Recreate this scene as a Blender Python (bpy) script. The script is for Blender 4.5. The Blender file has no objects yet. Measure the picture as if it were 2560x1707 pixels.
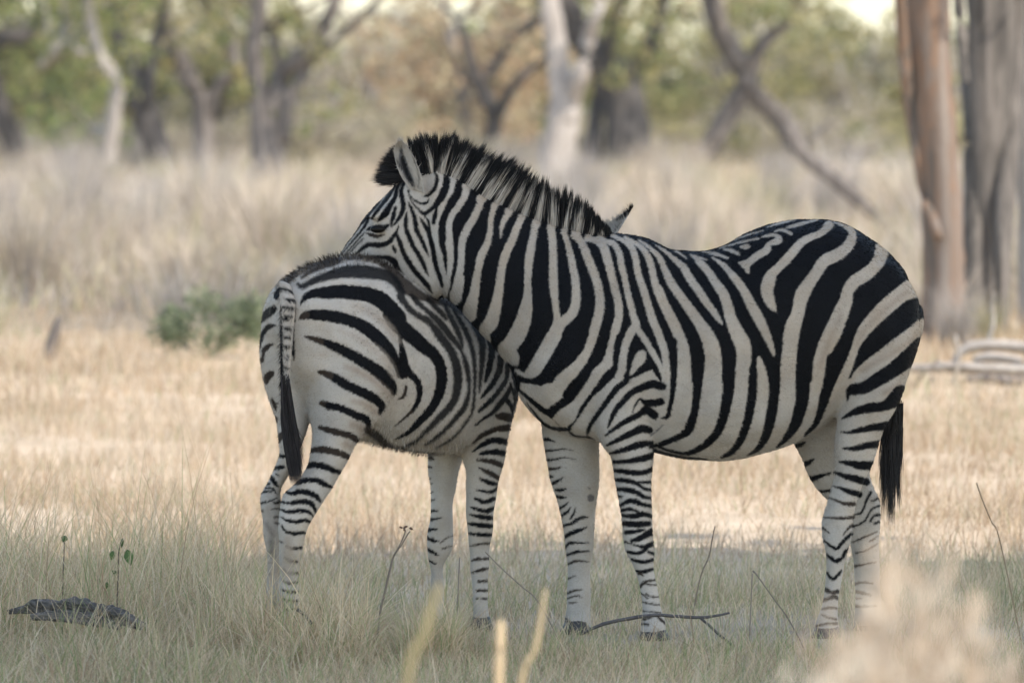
import bpy, math, random
import numpy as np
from mathutils import Vector, Matrix

random.seed(7)
RNG = np.random.default_rng(7)
scene = bpy.context.scene
COL = scene.collection

# ------------------------------------------------------------------ camera
D0 = 22.0                    # distance to the animals
FPX = 754.0 * D0             # focal length in photo pixels
CX, CY = 1280.0, 853.5
HORIZON = 235.0
CAM_H = (1590.0 - HORIZON) / 754.0
PITCH = math.atan((CY - HORIZON) / FPX)
cam_d = bpy.data.cameras.new("camera")
cam = bpy.data.objects.new("camera", cam_d)
COL.objects.link(cam)
cam.location = (0, 0, CAM_H)
cam.rotation_euler = (math.pi / 2 - PITCH, 0, 0)
cam_d.sensor_width = 36.0
cam_d.lens = 36.0 * FPX / 2560.0
cam_d.clip_start = 0.5
cam_d.clip_end = 3000
cam_d.dof.use_dof = True
cam_d.dof.focus_distance = 21.9
cam_d.dof.aperture_fstop = 4.4
scene.camera = cam

# ------------------------------------------------------------------ sky and sun
SUN_EL, SUN_AZ = math.radians(50), math.radians(128)   # azimuth clockwise from +Y
world = bpy.data.worlds.new("World")
scene.world = world
world.use_nodes = True
wn = world.node_tree.nodes
bg = wn["Background"]
sky = wn.new("ShaderNodeTexSky")
sky.sky_type = 'NISHITA'
sky.sun_disc = False
sky.sun_elevation = SUN_EL
sky.sun_rotation = SUN_AZ
sky.air_density = 1.0
sky.dust_density = 1.0
sky.ozone_density = 1.0
warm = wn.new("ShaderNodeVectorMath")
warm.operation = 'MULTIPLY'
warm.inputs[1].default_value = (1.05, 1.0, 0.92)      # warm tint added to the sky light as a white balance
world.node_tree.links.new(sky.outputs[0], warm.inputs[0])
world.node_tree.links.new(warm.outputs[0], bg.inputs[0])
bg.inputs[1].default_value = 0.15
sun_d = bpy.data.lights.new("sun", 'SUN')
sun_d.energy = 2.35
sun_d.angle = math.radians(0.5)
sun_d.color = (1.0, 0.90, 0.76)
sun = bpy.data.objects.new("sun", sun_d)
COL.objects.link(sun)
SUNDIR = Vector((math.sin(SUN_AZ) * math.cos(SUN_EL), math.cos(SUN_AZ) * math.cos(SUN_EL), math.sin(SUN_EL)))
sun.rotation_euler = SUNDIR.to_track_quat('Z', 'Y').to_euler()
sun.location = (10, -10, 20)
scene.view_settings.view_transform = 'Standard'
scene.view_settings.look = 'None'
scene.view_settings.exposure = 1.33
scene.view_settings.gamma = 1.0
scene.render.engine = 'CYCLES'
scene.cycles.use_denoising = True
scene.cycles.max_bounces = 8
scene.cycles.transparent_max_bounces = 8
scene.cycles.sample_clamp_indirect = 6.0

# ------------------------------------------------------------------ photo measurements <-> world
CP, SP = math.cos(PITCH), math.sin(PITCH)

def at(px, py, Y):
    """world point at depth Y seen along the measured direction"""
    u = (np.asarray(px, float) - CX) / FPX
    v = -(np.asarray(py, float) - CY) / FPX
    Y = np.asarray(Y, float)
    dy = CP + v * SP
    dz = -SP + v * CP
    t = Y / dy
    return np.stack([u * t, Y + 0 * t, CAM_H + dz * t], -1)

def seen(P):
    P = np.asarray(P, float)
    x, y, z = P[..., 0], P[..., 1], P[..., 2] - CAM_H
    fw = y * CP - z * SP
    up = y * SP + z * CP
    return CX + FPX * x / fw, CY - FPX * up / fw

def ground_y(Y):
    return seen(np.array([0, Y, 0.0]))[1]

def depth_of_ground(py):
    v = -(py - CY) / FPX
    return -CAM_H * (CP + v * SP) / (-SP + v * CP)

def pxm(Y):
    return Y / FPX            # metres per photo pixel at depth Y

FR = {'H': (840, 320, 3.92), 'N': (1150, 350, 3.136), 'S': (1250, 800, 3.136), 'T': (1600, 650, 3.136),
      'R': (1900, 530, 3.7333), 'F': (640, 640, 3.92), 'G': (960, 680, 3.92), 'L': (640, 1020, 3.7333),
      'A': (600, 280, 2.24), 'B': (1200, 480, 2.24), 'C': (1700, 500, 2.24), 'D': (600, 600, 2.24),
      'E': (600, 1000, 2.24), 'I': (1200, 1000, 2.24), 'J': (1800, 1000, 2.24), 'O': (0, 0, 1.0),
      'U': (0, 0, 2.6133), 'V': (800, 0, 2.6133), 'W': (1660, 0, 2.6133), 'X': (1960, 500, 2.6133)}

THIN = [FR[k] for k in 'LEJIFGD']

def parse(line):
    """'F x,y,w x,y,w G x,y,w' -> array of (x, y, w) in photo pixels"""
    out, fr = [], FR['O']
    for tok in line.split():
        if tok in FR:
            fr = FR[tok]
        else:
            q = [float(k) for k in tok.split(',')]
            if len(q) == 3 and (fr in THIN or (fr is FR['S'] and q[2] < 28 and q[1] > 840)): q[2] *= 1.25
            out.append([fr[0] + q[0] / fr[2], fr[1] + q[1] / fr[2]] + [k / fr[2] for k in q[2:]])
    return np.array(out)

def catmull(P, n):
    """Catmull-Rom through the rows of P, n samples per span"""
    P = np.asarray(P, float)
    if len(P) < 3:
        t = np.linspace(0, 1, n + 1)[:, None]
        return P[0] * (1 - t) + P[-1] * t if len(P) == 2 else P
    Q = np.vstack([2 * P[0] - P[1], P, 2 * P[-1] - P[-2]])
    out = []
    for i in range(len(P) - 1):
        p0, p1, p2, p3 = Q[i:i + 4]
        t = np.linspace(0, 1, n, endpoint=False)[:, None]
        out.append(.5 * (2 * p1 + (p2 - p0) * t + (2 * p0 - 5 * p1 + 4 * p2 - p3) * t * t + (3 * p1 - p0 - 3 * p2 + p3) * t ** 3))
    out.append(P[-1:])
    return np.vstack(out)

# ------------------------------------------------------------------ coat patterns (side view of each animal)
RS = 0.5
RW, RH = 1280, 854
BLACK = (0.004, 0.0044, 0.0056)
BROWNB = (0.035, 0.026, 0.020)
WHITE = (0.455, 0.415, 0.36)
TAN = (0.29, 0.225, 0.17)
CREAM = (0.38, 0.325, 0.265)
GREY = (0.16, 0.15, 0.145)
PAINT = {'k': BLACK, 'b': BROWNB, 'w': WHITE, 't': TAN, 'c': CREAM, 'g': GREY}

def stroke(img, P, colour, soft=1.2, alpha=1.0):
    if len(P) == 1:
        P = np.vstack([P, P + [[.5, .5, 0]]])
    P = P * RS
    Lseg = np.sqrt((np.diff(P[:, :2], axis=0) ** 2).sum(1)).max()
    S = catmull(P, max(2, int(Lseg / 0.8)))
    S[:, 2] = np.maximum(S[:, 2] / 2, .35)
    m = S[:, 2].max() + soft + 2
    x0 = max(0, int(S[:, 0].min() - m)); x1 = min(RW, int(S[:, 0].max() + m) + 1)
    y0 = max(0, int(S[:, 1].min() - m)); y1 = min(RH, int(S[:, 1].max() + m) + 1)
    if x1 <= x0 or y1 <= y0:
        return
    a = np.zeros((y1 - y0, x1 - x0))
    for sx, sy, r in S:
        u0 = max(x0, int(sx - r - soft - 1)); u1 = min(x1, int(sx + r + soft + 2))
        v0 = max(y0, int(sy - r - soft - 1)); v1 = min(y1, int(sy + r + soft + 2))
        if u1 <= u0 or v1 <= v0:
            continue
        gx = np.arange(u0, u1)[None, :] + .5 - sx
        gy = np.arange(v0, v1)[:, None] + .5 - sy
        c = np.clip(.5 + (r - np.sqrt(gx * gx + gy * gy)) / soft, 0, 1)
        w = a[v0 - y0:v1 - y0, u0 - x0:u1 - x0]
        np.maximum(w, c, out=w)
    a = (a * alpha)[..., None]
    img[y0:y1, x0:x1] = img[y0:y1, x0:x1] * (1 - a) + np.array(colour) * a

def fill(img, P, colour):
    P = P[:, :2] * RS
    x0 = max(0, int(P[:, 0].min()) - 1); x1 = min(RW, int(P[:, 0].max()) + 2)
    y0 = max(0, int(P[:, 1].min()) - 1); y1 = min(RH, int(P[:, 1].max()) + 2)
    acc = np.zeros((y1 - y0, x1 - x0))
    for ox, oy in ((.25, .25), (.75, .25), (.25, .75), (.75, .75)):
        gx = np.arange(x0, x1)[None, :] + ox
        gy = np.arange(y0, y1)[:, None] + oy
        ins = np.zeros(acc.shape, bool)
        for (ax, ay), (bx, by) in zip(P, np.roll(P, -1, 0)):
            if ay == by:
                continue
            hit = ((ay > gy) != (by > gy)) & (gx < (bx - ax) * (gy - ay) / (by - ay) + ax)
            ins ^= hit
        acc += ins
    a = (acc / 4)[..., None]
    img[y0:y1, x0:x1] = img[y0:y1, x0:x1] * (1 - a) + np.array(colour) * a

def pattern(text, base=WHITE):
    img = np.zeros((RH, RW, 3)) + np.array(base)
    for line in text.strip().splitlines():
        line = line.split('#')[0].strip()
        if not line:
            continue
        head, body = line.split(':', 1)
        P = parse(body)
        c = PAINT[head[0]]
        if 'p' in head[1:]:
            fill(img, P, c)
        elif 's' in head[1:]:
            stroke(img, P, c, soft=8, alpha=.75)
        elif 'f' in head[1:]:
            stroke(img, P, c, soft=3.0, alpha=.95)
        else:
            stroke(img, P, c)
    return img

def sample(img, px, py):
    x = np.clip(np.asarray(px) * RS - .5, 0, RW - 1.001)
    y = np.clip(np.asarray(py) * RS - .5, 0, RH - 1.001)
    i, j = x.astype(int), y.astype(int)
    fx, fy = (x - i)[..., None], (y - j)[..., None]
    return (img[j, i] * (1 - fx) + img[j, i + 1] * fx) * (1 - fy) + (img[j + 1, i] * (1 - fx) + img[j + 1, i + 1] * fx) * fy

ADULT = """
kp: H 1118,1560 1118,1280 1112,1050 1112,950 1140,860 1210,760 1262,660 1210,520 1090,480 960,420 860,430 640,300 640,-200 O 1600,150 2200,300 2500,700 R 1560,1060 1420,1150 1330,1210 1140,1350 960,1470 880,1550 T 1400,960 1000,960 400,960 185,940 S 1280,480 1262,490 1190,390 1100,430 1010,470 985,470 940,425 920,430 860,480 800,540 750,580 700,640 625,750 590,800 545,862 480,850 410,775 320,720 240,650 150,560 O 1290,985 1200,880 1120,780 1095,745
k: H 1210,540,80 1190,640,90 1130,740,90 1080,840,80 1042,940,74 1040,1040,78 1042,1140,64 1065,1240,50 1078,1340,40 1088,1430,20
w: H 1280,590,70 1255,680,65 1200,770,60 1135,860,60 1110,950,55 1112,1050,55 1118,1150,60 1122,1280,60 1112,1400,48 1088,1500,40 G 618,80,45 606,160,45 600,230,35
w: H 1412,690,70 1405,760,66 1350,880,70 1280,1000,75 1240,1100,70 1230,1200,65 1228,1300,65 1215,1400,70 1195,1500,80 G 740,60,75 722,160,85 702,235,95 700,265,80
w: N 268,520,45 242,620,40 235,720,40 205,830,55 162,920,60 140,1030,54 G 905,60,60 890,180,70 868,270,85 842,370,105 838,420,105
w: N 390,560,50 350,620,45 325,690,28 318,765,8
w: N 480,610,50 450,680,55 410,780,60 360,890,65 330,990,60 315,1100,65 300,1200,70 G 1095,331,85 1075,410,95 1045,500,110 995,565,100 1005,615,55 1037,670,14
w: N 588,670,45 570,780,55 550,880,65 535,1000,60 530,1120,55 530,1220,65 G 1385,390,105 1345,530,125 1290,640,130 1230,725,120 1195,765,130 1255,830,110 1295,890,40
w: N 712,690,60 725,800,60 730,920,60 730,1040,65 735,1160,65 747,1280,50 760,1380,50 770,1430,80
w: N 815,725,45 840,800,40 865,900,50 885,1000,55 905,1100,60 910,1200,65 905,1290,70 870,1370,75 805,1425,75 765,1470,95 740,1540,105 S 420,130,112 370,220,112 305,330,110 255,400,100 195,430,34 130,395,30
w: N 910,745,55 960,820,60 1000,920,65 1040,1020,65 1075,1120,65 1095,1220,65 1095,1310,70 1080,1400,70 1050,1500,78
wp: S 160,490 240,500 320,515 375,495 410,495 440,445 510,385 590,320 660,225 700,110 730,-30 800,-30 770,110 730,230 680,330 600,440 540,500 490,570 490,605 450,640 365,695 340,680 250,610 155,540
w: N 1010,775,40 1080,795,55 1130,850,65 1160,950,65 1185,1050,60 1210,1150,60 1235,1250,60 1245,1330,60 1240,1410,60 1215,1500,66
wp: S 895,-20 870,110 825,270 800,330 730,390 690,470 640,545 570,640 540,660 460,710 410,770 440,800 480,845 530,830 575,800 610,730 620,690 680,610 770,480 820,410 880,360 890,200 920,90 965,-20
w: N 1110,770,25 1150,795,35 1205,815,45 1245,880,45 1265,980,50 1290,1080,45 1310,1180,45 1335,1280,50 1360,1380,50 1378,1450,62 S 1030,90,66 990,180,60 965,290,60 955,390,64 930,445,60
w: S 1075,70,50 1140,160,45 1200,260,45 1250,350,38 1275,430,24 1277,480,12
w: S 1030,415,28 1065,350,60 1098,300,86 1110,270,70
w: S 1020,425,14 1080,330,55
w: N 1195,750,30 1280,790,32 1340,835,50 1375,930,50 1395,1040,50 1430,1150,55 1465,1260,55 1500,1380,60 1540,1480,60 S 1250,130,60 1290,240,60 1302,330,58 1305,400,60 1305,500,74
w: N 1290,760,22 1360,800,28 1430,850,40 1480,930,50 1510,1040,50 1535,1150,60 T 140,230,70 190,350,75 250,470,80 300,580,85 335,690,95 345,800,105 345,900,115 345,1000,125
w: N 1400,785,16 1480,840,25 1560,920,42 T 200,90,50 250,190,65 320,290,65 400,400,75 470,500,85 530,600,110 565,700,125 575,800,130 570,900,140 560,1000,150
w: B 985,300,8 1040,335,18 T 280,5,40 340,60,55 400,160,60 460,240,60 520,330,55 580,410,50 620,470,36 645,500,8
w: B 1085,325,6 1120,345,12 1155,372,6
w: B 1175,350,6 1240,395,26 1300,470,34 T 450,10,35 530,90,50 600,190,65 655,270,75 690,370,80 710,450,85 750,550,105 800,650,120 815,750,115 805,850,110 795,950,105 785,1050,105
w: C 60,305,5 105,322,12 150,336,5
w: C 125,290,5 200,303,18 268,326,10
w: C 180,322,8 240,362,26 T 690,80,42 750,150,60 820,250,65 870,350,75 920,440,80 970,540,70 1010,630,55 1040,710,35 1052,755,8
w: T 930,765,22 945,830,60 960,930,80 960,1030,95
w: R 640,125,85 570,195,62 460,240,65 380,290,70 310,370,80 240,450,85 170,520,80 110,580,92 82,650,118 65,720,115 80,800,100 110,870,70 152,930,10
w: C 332,352,10 365,362,40 382,405,16
w: C 365,365,40 430,315,38 485,280,40 495,248,24 548,228,38 552,208,24 520,196,18 458,207,8
w: C 440,215,10 330,240,10 218,272,5
w: C 465,172,6 380,196,8 280,230,4
w: C 240,275,6 290,285,20 330,305,12
w: C 340,262,12 368,262,28 388,262,12
w: C 528,176,6 572,168,16 622,190,16
w: C 597,155,10 645,143,20 700,128,16 768,112,8
w: C 490,152,4 560,130,12 645,112,5
w: R 690,95,8 780,130,24 850,180,60 852,260,85 800,340,100 700,410,110 600,460,110 530,560,105 460,660,110 400,760,130 370,860,120 350,960,120 310,1060,140 290,1160,145 280,1260,135 270,1360,140 262,1460,140 T 1160,930,115 1155,1030,115
w: R 1135,330,115 1120,430,120 1060,520,110 960,600,120 880,650,115 820,740,105 800,830,120 760,930,140 720,1030,150 680,1120,160 630,1220,150 590,1320,140 570,1420,145 T 1410,930,120 1390,1030,120
w: R 1440,705,185 1330,760,150 1230,840,145 1140,920,140 1060,1000,130 990,1080,120 930,1170,90 890,1260,65 860,1350,70 820,1450,80 780,1540,85 C 915,992,50 893,1045,52
w: R 1520,1080,170 1420,1150,145 1330,1210,135 1230,1280,128 1140,1350,122 1050,1410,112 960,1470,90 900,1520,60 870,1560,40
ts: R 1370,750,40 1260,830,45 1150,930,40 1040,1030,40 960,1130,30 910,1240,20
ts: R 1480,1130,25 1350,1240,30 1200,1340,40 1080,1400,40 950,1480,30
ts: R 760,950,20 640,1220,30 560,1440,30
ts: C 1230,1030,20 1150,1080,22
k: T 250,640,80 260,760,70 264,880,55 260,980,50 250,1080,40 232,1160,38 215,1225,32 170,1238,14
k: T 455,880,88 450,1000,75 440,1100,65 425,1200,65 395,1290,75 368,1345,66 290,1390,50 200,1430,45 130,1450,35 80,1465,28
k: T 700,880,100 695,1000,95 680,1100,90 660,1200,80 630,1300,75 590,1370,65 520,1440,60 420,1500,45 340,1515,30 240,1495,25 150,1465,22
k: T 885,850,60 885,950,70 880,1050,75 865,1150,75 845,1250,70 810,1360,65 770,1440,60 710,1510,45 640,1545,26
k: T 1050,880,90 1055,1000,90 1045,1100,85 1030,1200,85 1010,1300,80 970,1410,65 910,1490,35 840,1530,14
k: T 1280,880,118 1275,1000,115 1270,1100,105 1245,1200,100 1210,1300,80 1140,1400,50 1070,1470,16
k: T 1515,780,112 1500,900,110 1470,1000,92 1440,1100,80 1410,1200,60 1370,1290,45 1290,1375,20
k: T 110,1490,30 200,1515,22 340,1545,20 520,1562,16
g: T 80,1375,14 130,1340,16 180,1290,10
k: C 1350,815,100 1260,900,95 1180,960,85 1100,1010,80 1030,1050,70 965,1062,62 942,1090,26 938,1120,12
k: C 1240,1090,110 1150,1150,60 1080,1160,55 1010,1175,50 950,1200,30 905,1225,8
k: C 1180,1262,58 1100,1270,45 1020,1285,35 950,1300,20 900,1298,6
k: C 1120,1365,45 1040,1375,40 980,1390,30 910,1390,10
k: J 870,365,42 790,365,40 740,355,30 670,345,12
k: J 820,458,35 760,440,35 700,425,25 640,402,12
k: J 780,527,30 720,510,25 670,490,12 630,480,5
b: J 748,580,22 700,578,18 660,565,12 610,545,6
b: J 745,655,16 680,660,14 580,655,7
b: J 575,715,12 615,745,5
b: J 690,755,6 720,715,12 742,700,15
k: J 582,785,10 620,815,14 655,830,16 690,790,16 737,745,16
k: J 598,865,12 625,885,18 650,900,20 685,880,16 700,850,18 720,832,14
k: J 598,965,14 630,1000,16 660,980,14 678,955,12
k: J 588,1060,20 625,1075,16 660,1070,20
k: J 575,1120,18 610,1110,16 640,1100,22 658,1110,14
b: J 570,1170,10 620,1160,12 655,1165,10
b: J 570,1200,8 600,1215,8 650,1225,12
b: J 535,1265,12 600,1250,10 665,1250,14
b: J 540,1300,10 600,1285,12 660,1290,10
k: J 405,265,22 450,248,18 480,235,6
k: J 460,362,30 495,350,22 525,328,8
k: J 505,442,30 560,425,20 618,408,12
k: J 555,512,16 618,505,12
k: J 845,515,14 820,560,12 805,600,10 790,630,10 748,642,7
b: J 895,545,16 850,565,8
k: J 892,590,12 850,610,10 820,660,10 790,690,12 745,706,9
k: J 892,640,14 860,650,12 840,680,10
k: J 890,680,12 865,690,12
b: J 880,735,6 800,770,10 740,795,7
b: J 885,760,5 840,790,7
b: J 885,800,5 820,840,8 760,855,7
b: J 745,932,16 800,920,9 875,905,5
b: J 745,1032,14 790,1020,10 855,1025,7
k: J 745,1068,20 800,1080,16 845,1092,9
k: J 745,1110,14 790,1110,10
k: J 745,1150,16 800,1155,14 880,1150,9
k: S 995,440,46 985,480,50 920,530,50 860,610,45 800,690,40 750,760,40 710,820,35 690,870,25 684,898,10
k: S 1275,520,60 1190,502,70 1110,532,58 1040,562,55 970,630,50 910,700,45 875,770,35 845,842,12
k: S 1262,640,60 1190,650,60 1130,640,40 1095,618,18 1065,665,20 1042,718,22
k: S 1210,745,70 1145,705,66 1080,745,48 1010,780,50 940,820,40 870,870,30 826,905,12
k: S 1150,650,36 1138,700,40
k: S 1170,862,60 1110,850,65 1050,880,55 980,910,50 910,945,40 836,982,14
k: S 1190,960,35 1100,975,60 1020,1000,50 940,1025,40 856,1046,14
k: S 1202,1058,55 1120,1085,55 1040,1100,45 960,1110,35 868,1110,22
k: S 1205,1163,40 1120,1195,45 1040,1195,45 960,1185,40 882,1175,22
k: S 1200,1265,25 1140,1270,22 1088,1265,14
k: S 1195,1332,20 1130,1320,30 1080,1285,35 1030,1265,40 970,1255,40 896,1250,24
k: S 1195,1397,20 1130,1385,35 1070,1350,45 1000,1330,45 916,1325,30
k: S 1195,1457,30 1120,1445,35 1060,1420,45 1000,1420,40 940,1452,24
k: S 925,1380,20 962,1380,10
k: S 958,1490,25 1020,1480,30 1082,1502,16
k: S 1195,1537,30 1120,1520,45 1060,1535,45 1000,1535,35 950,1525,20
k: I 945,690,25 880,695,30 806,690,25
k: I 965,735,35 900,770,28 850,787,18
k: I 815,740,20 870,735,20 920,725,12
k: I 975,800,25 920,820,22 870,812,8 806,790,10
k: I 935,830,15 890,855,18 816,848,14
k: I 945,850,14 975,860,18
k: I 968,893,18 910,905,18 848,890,12
k: I 970,945,16 910,960,18 868,955,10
b: I 888,970,14 915,980,8
b: I 985,1005,10 930,1015,14 893,1047,14
b: I 995,1035,8 940,1030,8 908,1025,6
b: I 930,1085,10 960,1100,7 1005,1100,7
b: I 903,1080,8 940,1110,7
b: I 913,1130,8 960,1140,7 1012,1145,9
b: I 908,1180,6 960,1185,6 1010,1190,8
b: I 912,1227,14 960,1215,9
b: I 1000,1215,14 1036,1248,13
b: I 905,1252,14 945,1255,9
k: S 320,935,25 380,935,20 432,956,6
k: S 340,1025,20 420,1020,14 500,1010,9 578,1022,5
k: S 355,1098,20 420,1092,16 500,1078,9 592,1090,4
b: S 375,1165,20 430,1165,18 482,1150,6
k: S 395,1225,22 412,1228,12
k: S 418,1277,25 460,1255,20 494,1233,7
k: S 440,1330,20 485,1330,22 518,1320,7
k: S 445,1382,22 490,1390,20 518,1390,8
g: S 712,1392,56
g: S 690,1312,10 702,1320,10
k: S 470,1472,20 510,1450,18 534,1428,6
k: S 482,1532,20 530,1500,20 554,1466,7
k: S 550,1560,10 575,1520,16 590,1468,6
k: S 590,1560,14 640,1545,14 694,1540,6
k: I 470,702,14 510,690,16 540,670,16 575,655,14 602,655,5
k: I 465,768,18 510,745,20 550,730,20 597,711,7
k: I 470,832,14 500,800,14 540,798,12 608,798,6
k: I 480,868,14 540,850,14 612,845,6
b: I 488,920,12 540,900,12 612,905,5
b: I 486,1000,12 532,985,5
b: I 486,1082,12 530,1065,10 572,1060,5
b: I 486,1110,8 540,1095,8 572,1105,4
b: I 500,1135,8 540,1130,6
b: I 475,1220,8 505,1236,6
b: I 470,1242,12 512,1240,7
k: S 210,650,8 280,740,18 330,800,25 400,840,25 470,855,30 540,855,32
k: S 545,880,16 600,910,13 690,915,11 742,942,6
w: S 1100,640,10 1085,680,42 1052,718,16
k: H 520,595,18 450,680,30 390,760,40 330,830,40 290,890,35 230,960,28 170,1050,20 110,1130,16 30,1240,12 -60,1360,10
k: H 580,560,26 520,660,46 460,740,42 390,830,38 350,885,26
k: H 645,515,30 600,590,38 578,680,46 530,760,56 488,830,76 450,872,56 408,914,20
k: H 668,530,30 638,620,45 650,700,50 660,780,50 630,860,45 590,920,30 553,964,10
k: H 582,780,32 565,850,44 545,920,34 540,972,10
k: H 325,880,24 285,955,32 230,1030,24 160,1110,19 60,1230,14 -30,1340,10
k: H 282,1022,12 230,1080,20 150,1170,17 80,1250,13
k: H 268,1082,12 200,1150,16 120,1240,13
k: H 612,958,12 592,1020,34 562,1062,40 520,1118,52 430,1148,55 330,1142,52 260,1180,40 188,1243,18
k: H 200,1270,30 350,1268,40 480,1268,46 560,1302,70 595,1365,60 640,1430,42 690,1500,40 740,1570,40 800,1640,40
k: H 557,1160,24 572,1190,36 582,1222,22
k: H 588,1038,34 625,1120,45 660,1220,50 710,1310,55 770,1400,55 840,1480,55 900,1550,50 940,1620,16
k: H 692,830,18 685,900,45 685,980,45 720,1080,50 770,1180,50 830,1280,50 870,1370,40 908,1455,10
k: H 708,728,16 745,810,40 775,900,45 785,990,45 830,1080,45 870,1170,40 912,1262,10
k: H 822,880,16 860,940,40 900,1010,45 925,1090,50 950,1190,50 965,1290,50 990,1390,50 1020,1470,45 1042,1560,26
k: H 868,860,22 905,920,25 916,1000,30 922,1060,40
k: H 708,612,22 730,700,14 790,780,24 860,838,40 940,792,45 990,740,62 1040,660,82 1080,560,76 1085,470,66
k: H 715,650,8 760,700,18 830,740,25 880,735,30 916,700,10
k: H 958,395,40 987,460,40 985,540,40 955,610,40 900,660,30 846,666,8
k: H 990,772,22 970,860,45 955,930,38
k: H 300,1000,16 340,985,44 410,985,78 470,975,56 512,950,26
b: H 300,1030,16 350,1050,40 410,1062,38 470,1045,14
w: H 940,380,45 925,280,45 895,180,26 872,120,8
w: H 1020,425,84 1050,330,75 1090,230,58 1122,150,20
w: H 1150,470,84 1200,380,75 1250,290,60 1295,210,18
w: H 1285,570,95 1350,470,110 1420,380,98 1475,300,50
w: N 175,455,70 230,370,75 290,310,75 345,250,36
w: N 272,515,52 330,420,60 390,350,55 436,284,20
w: N 378,560,55 430,470,60 480,390,50 518,306,14
w: N 480,610,56 530,490,60 560,400,50 588,326,14
w: N 592,670,64 620,550,60 640,460,50 650,385,20
w: N 713,700,60 735,590,65 740,500,60 728,404,20
w: N 815,720,46 830,640,50 850,560,40 866,476,14
w: N 905,750,70 920,660,80 940,580,58 957,515,14
w: N 1000,775,50 1020,710,40 1052,646,16
w: N 1090,775,44 1112,700,26
"""

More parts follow.
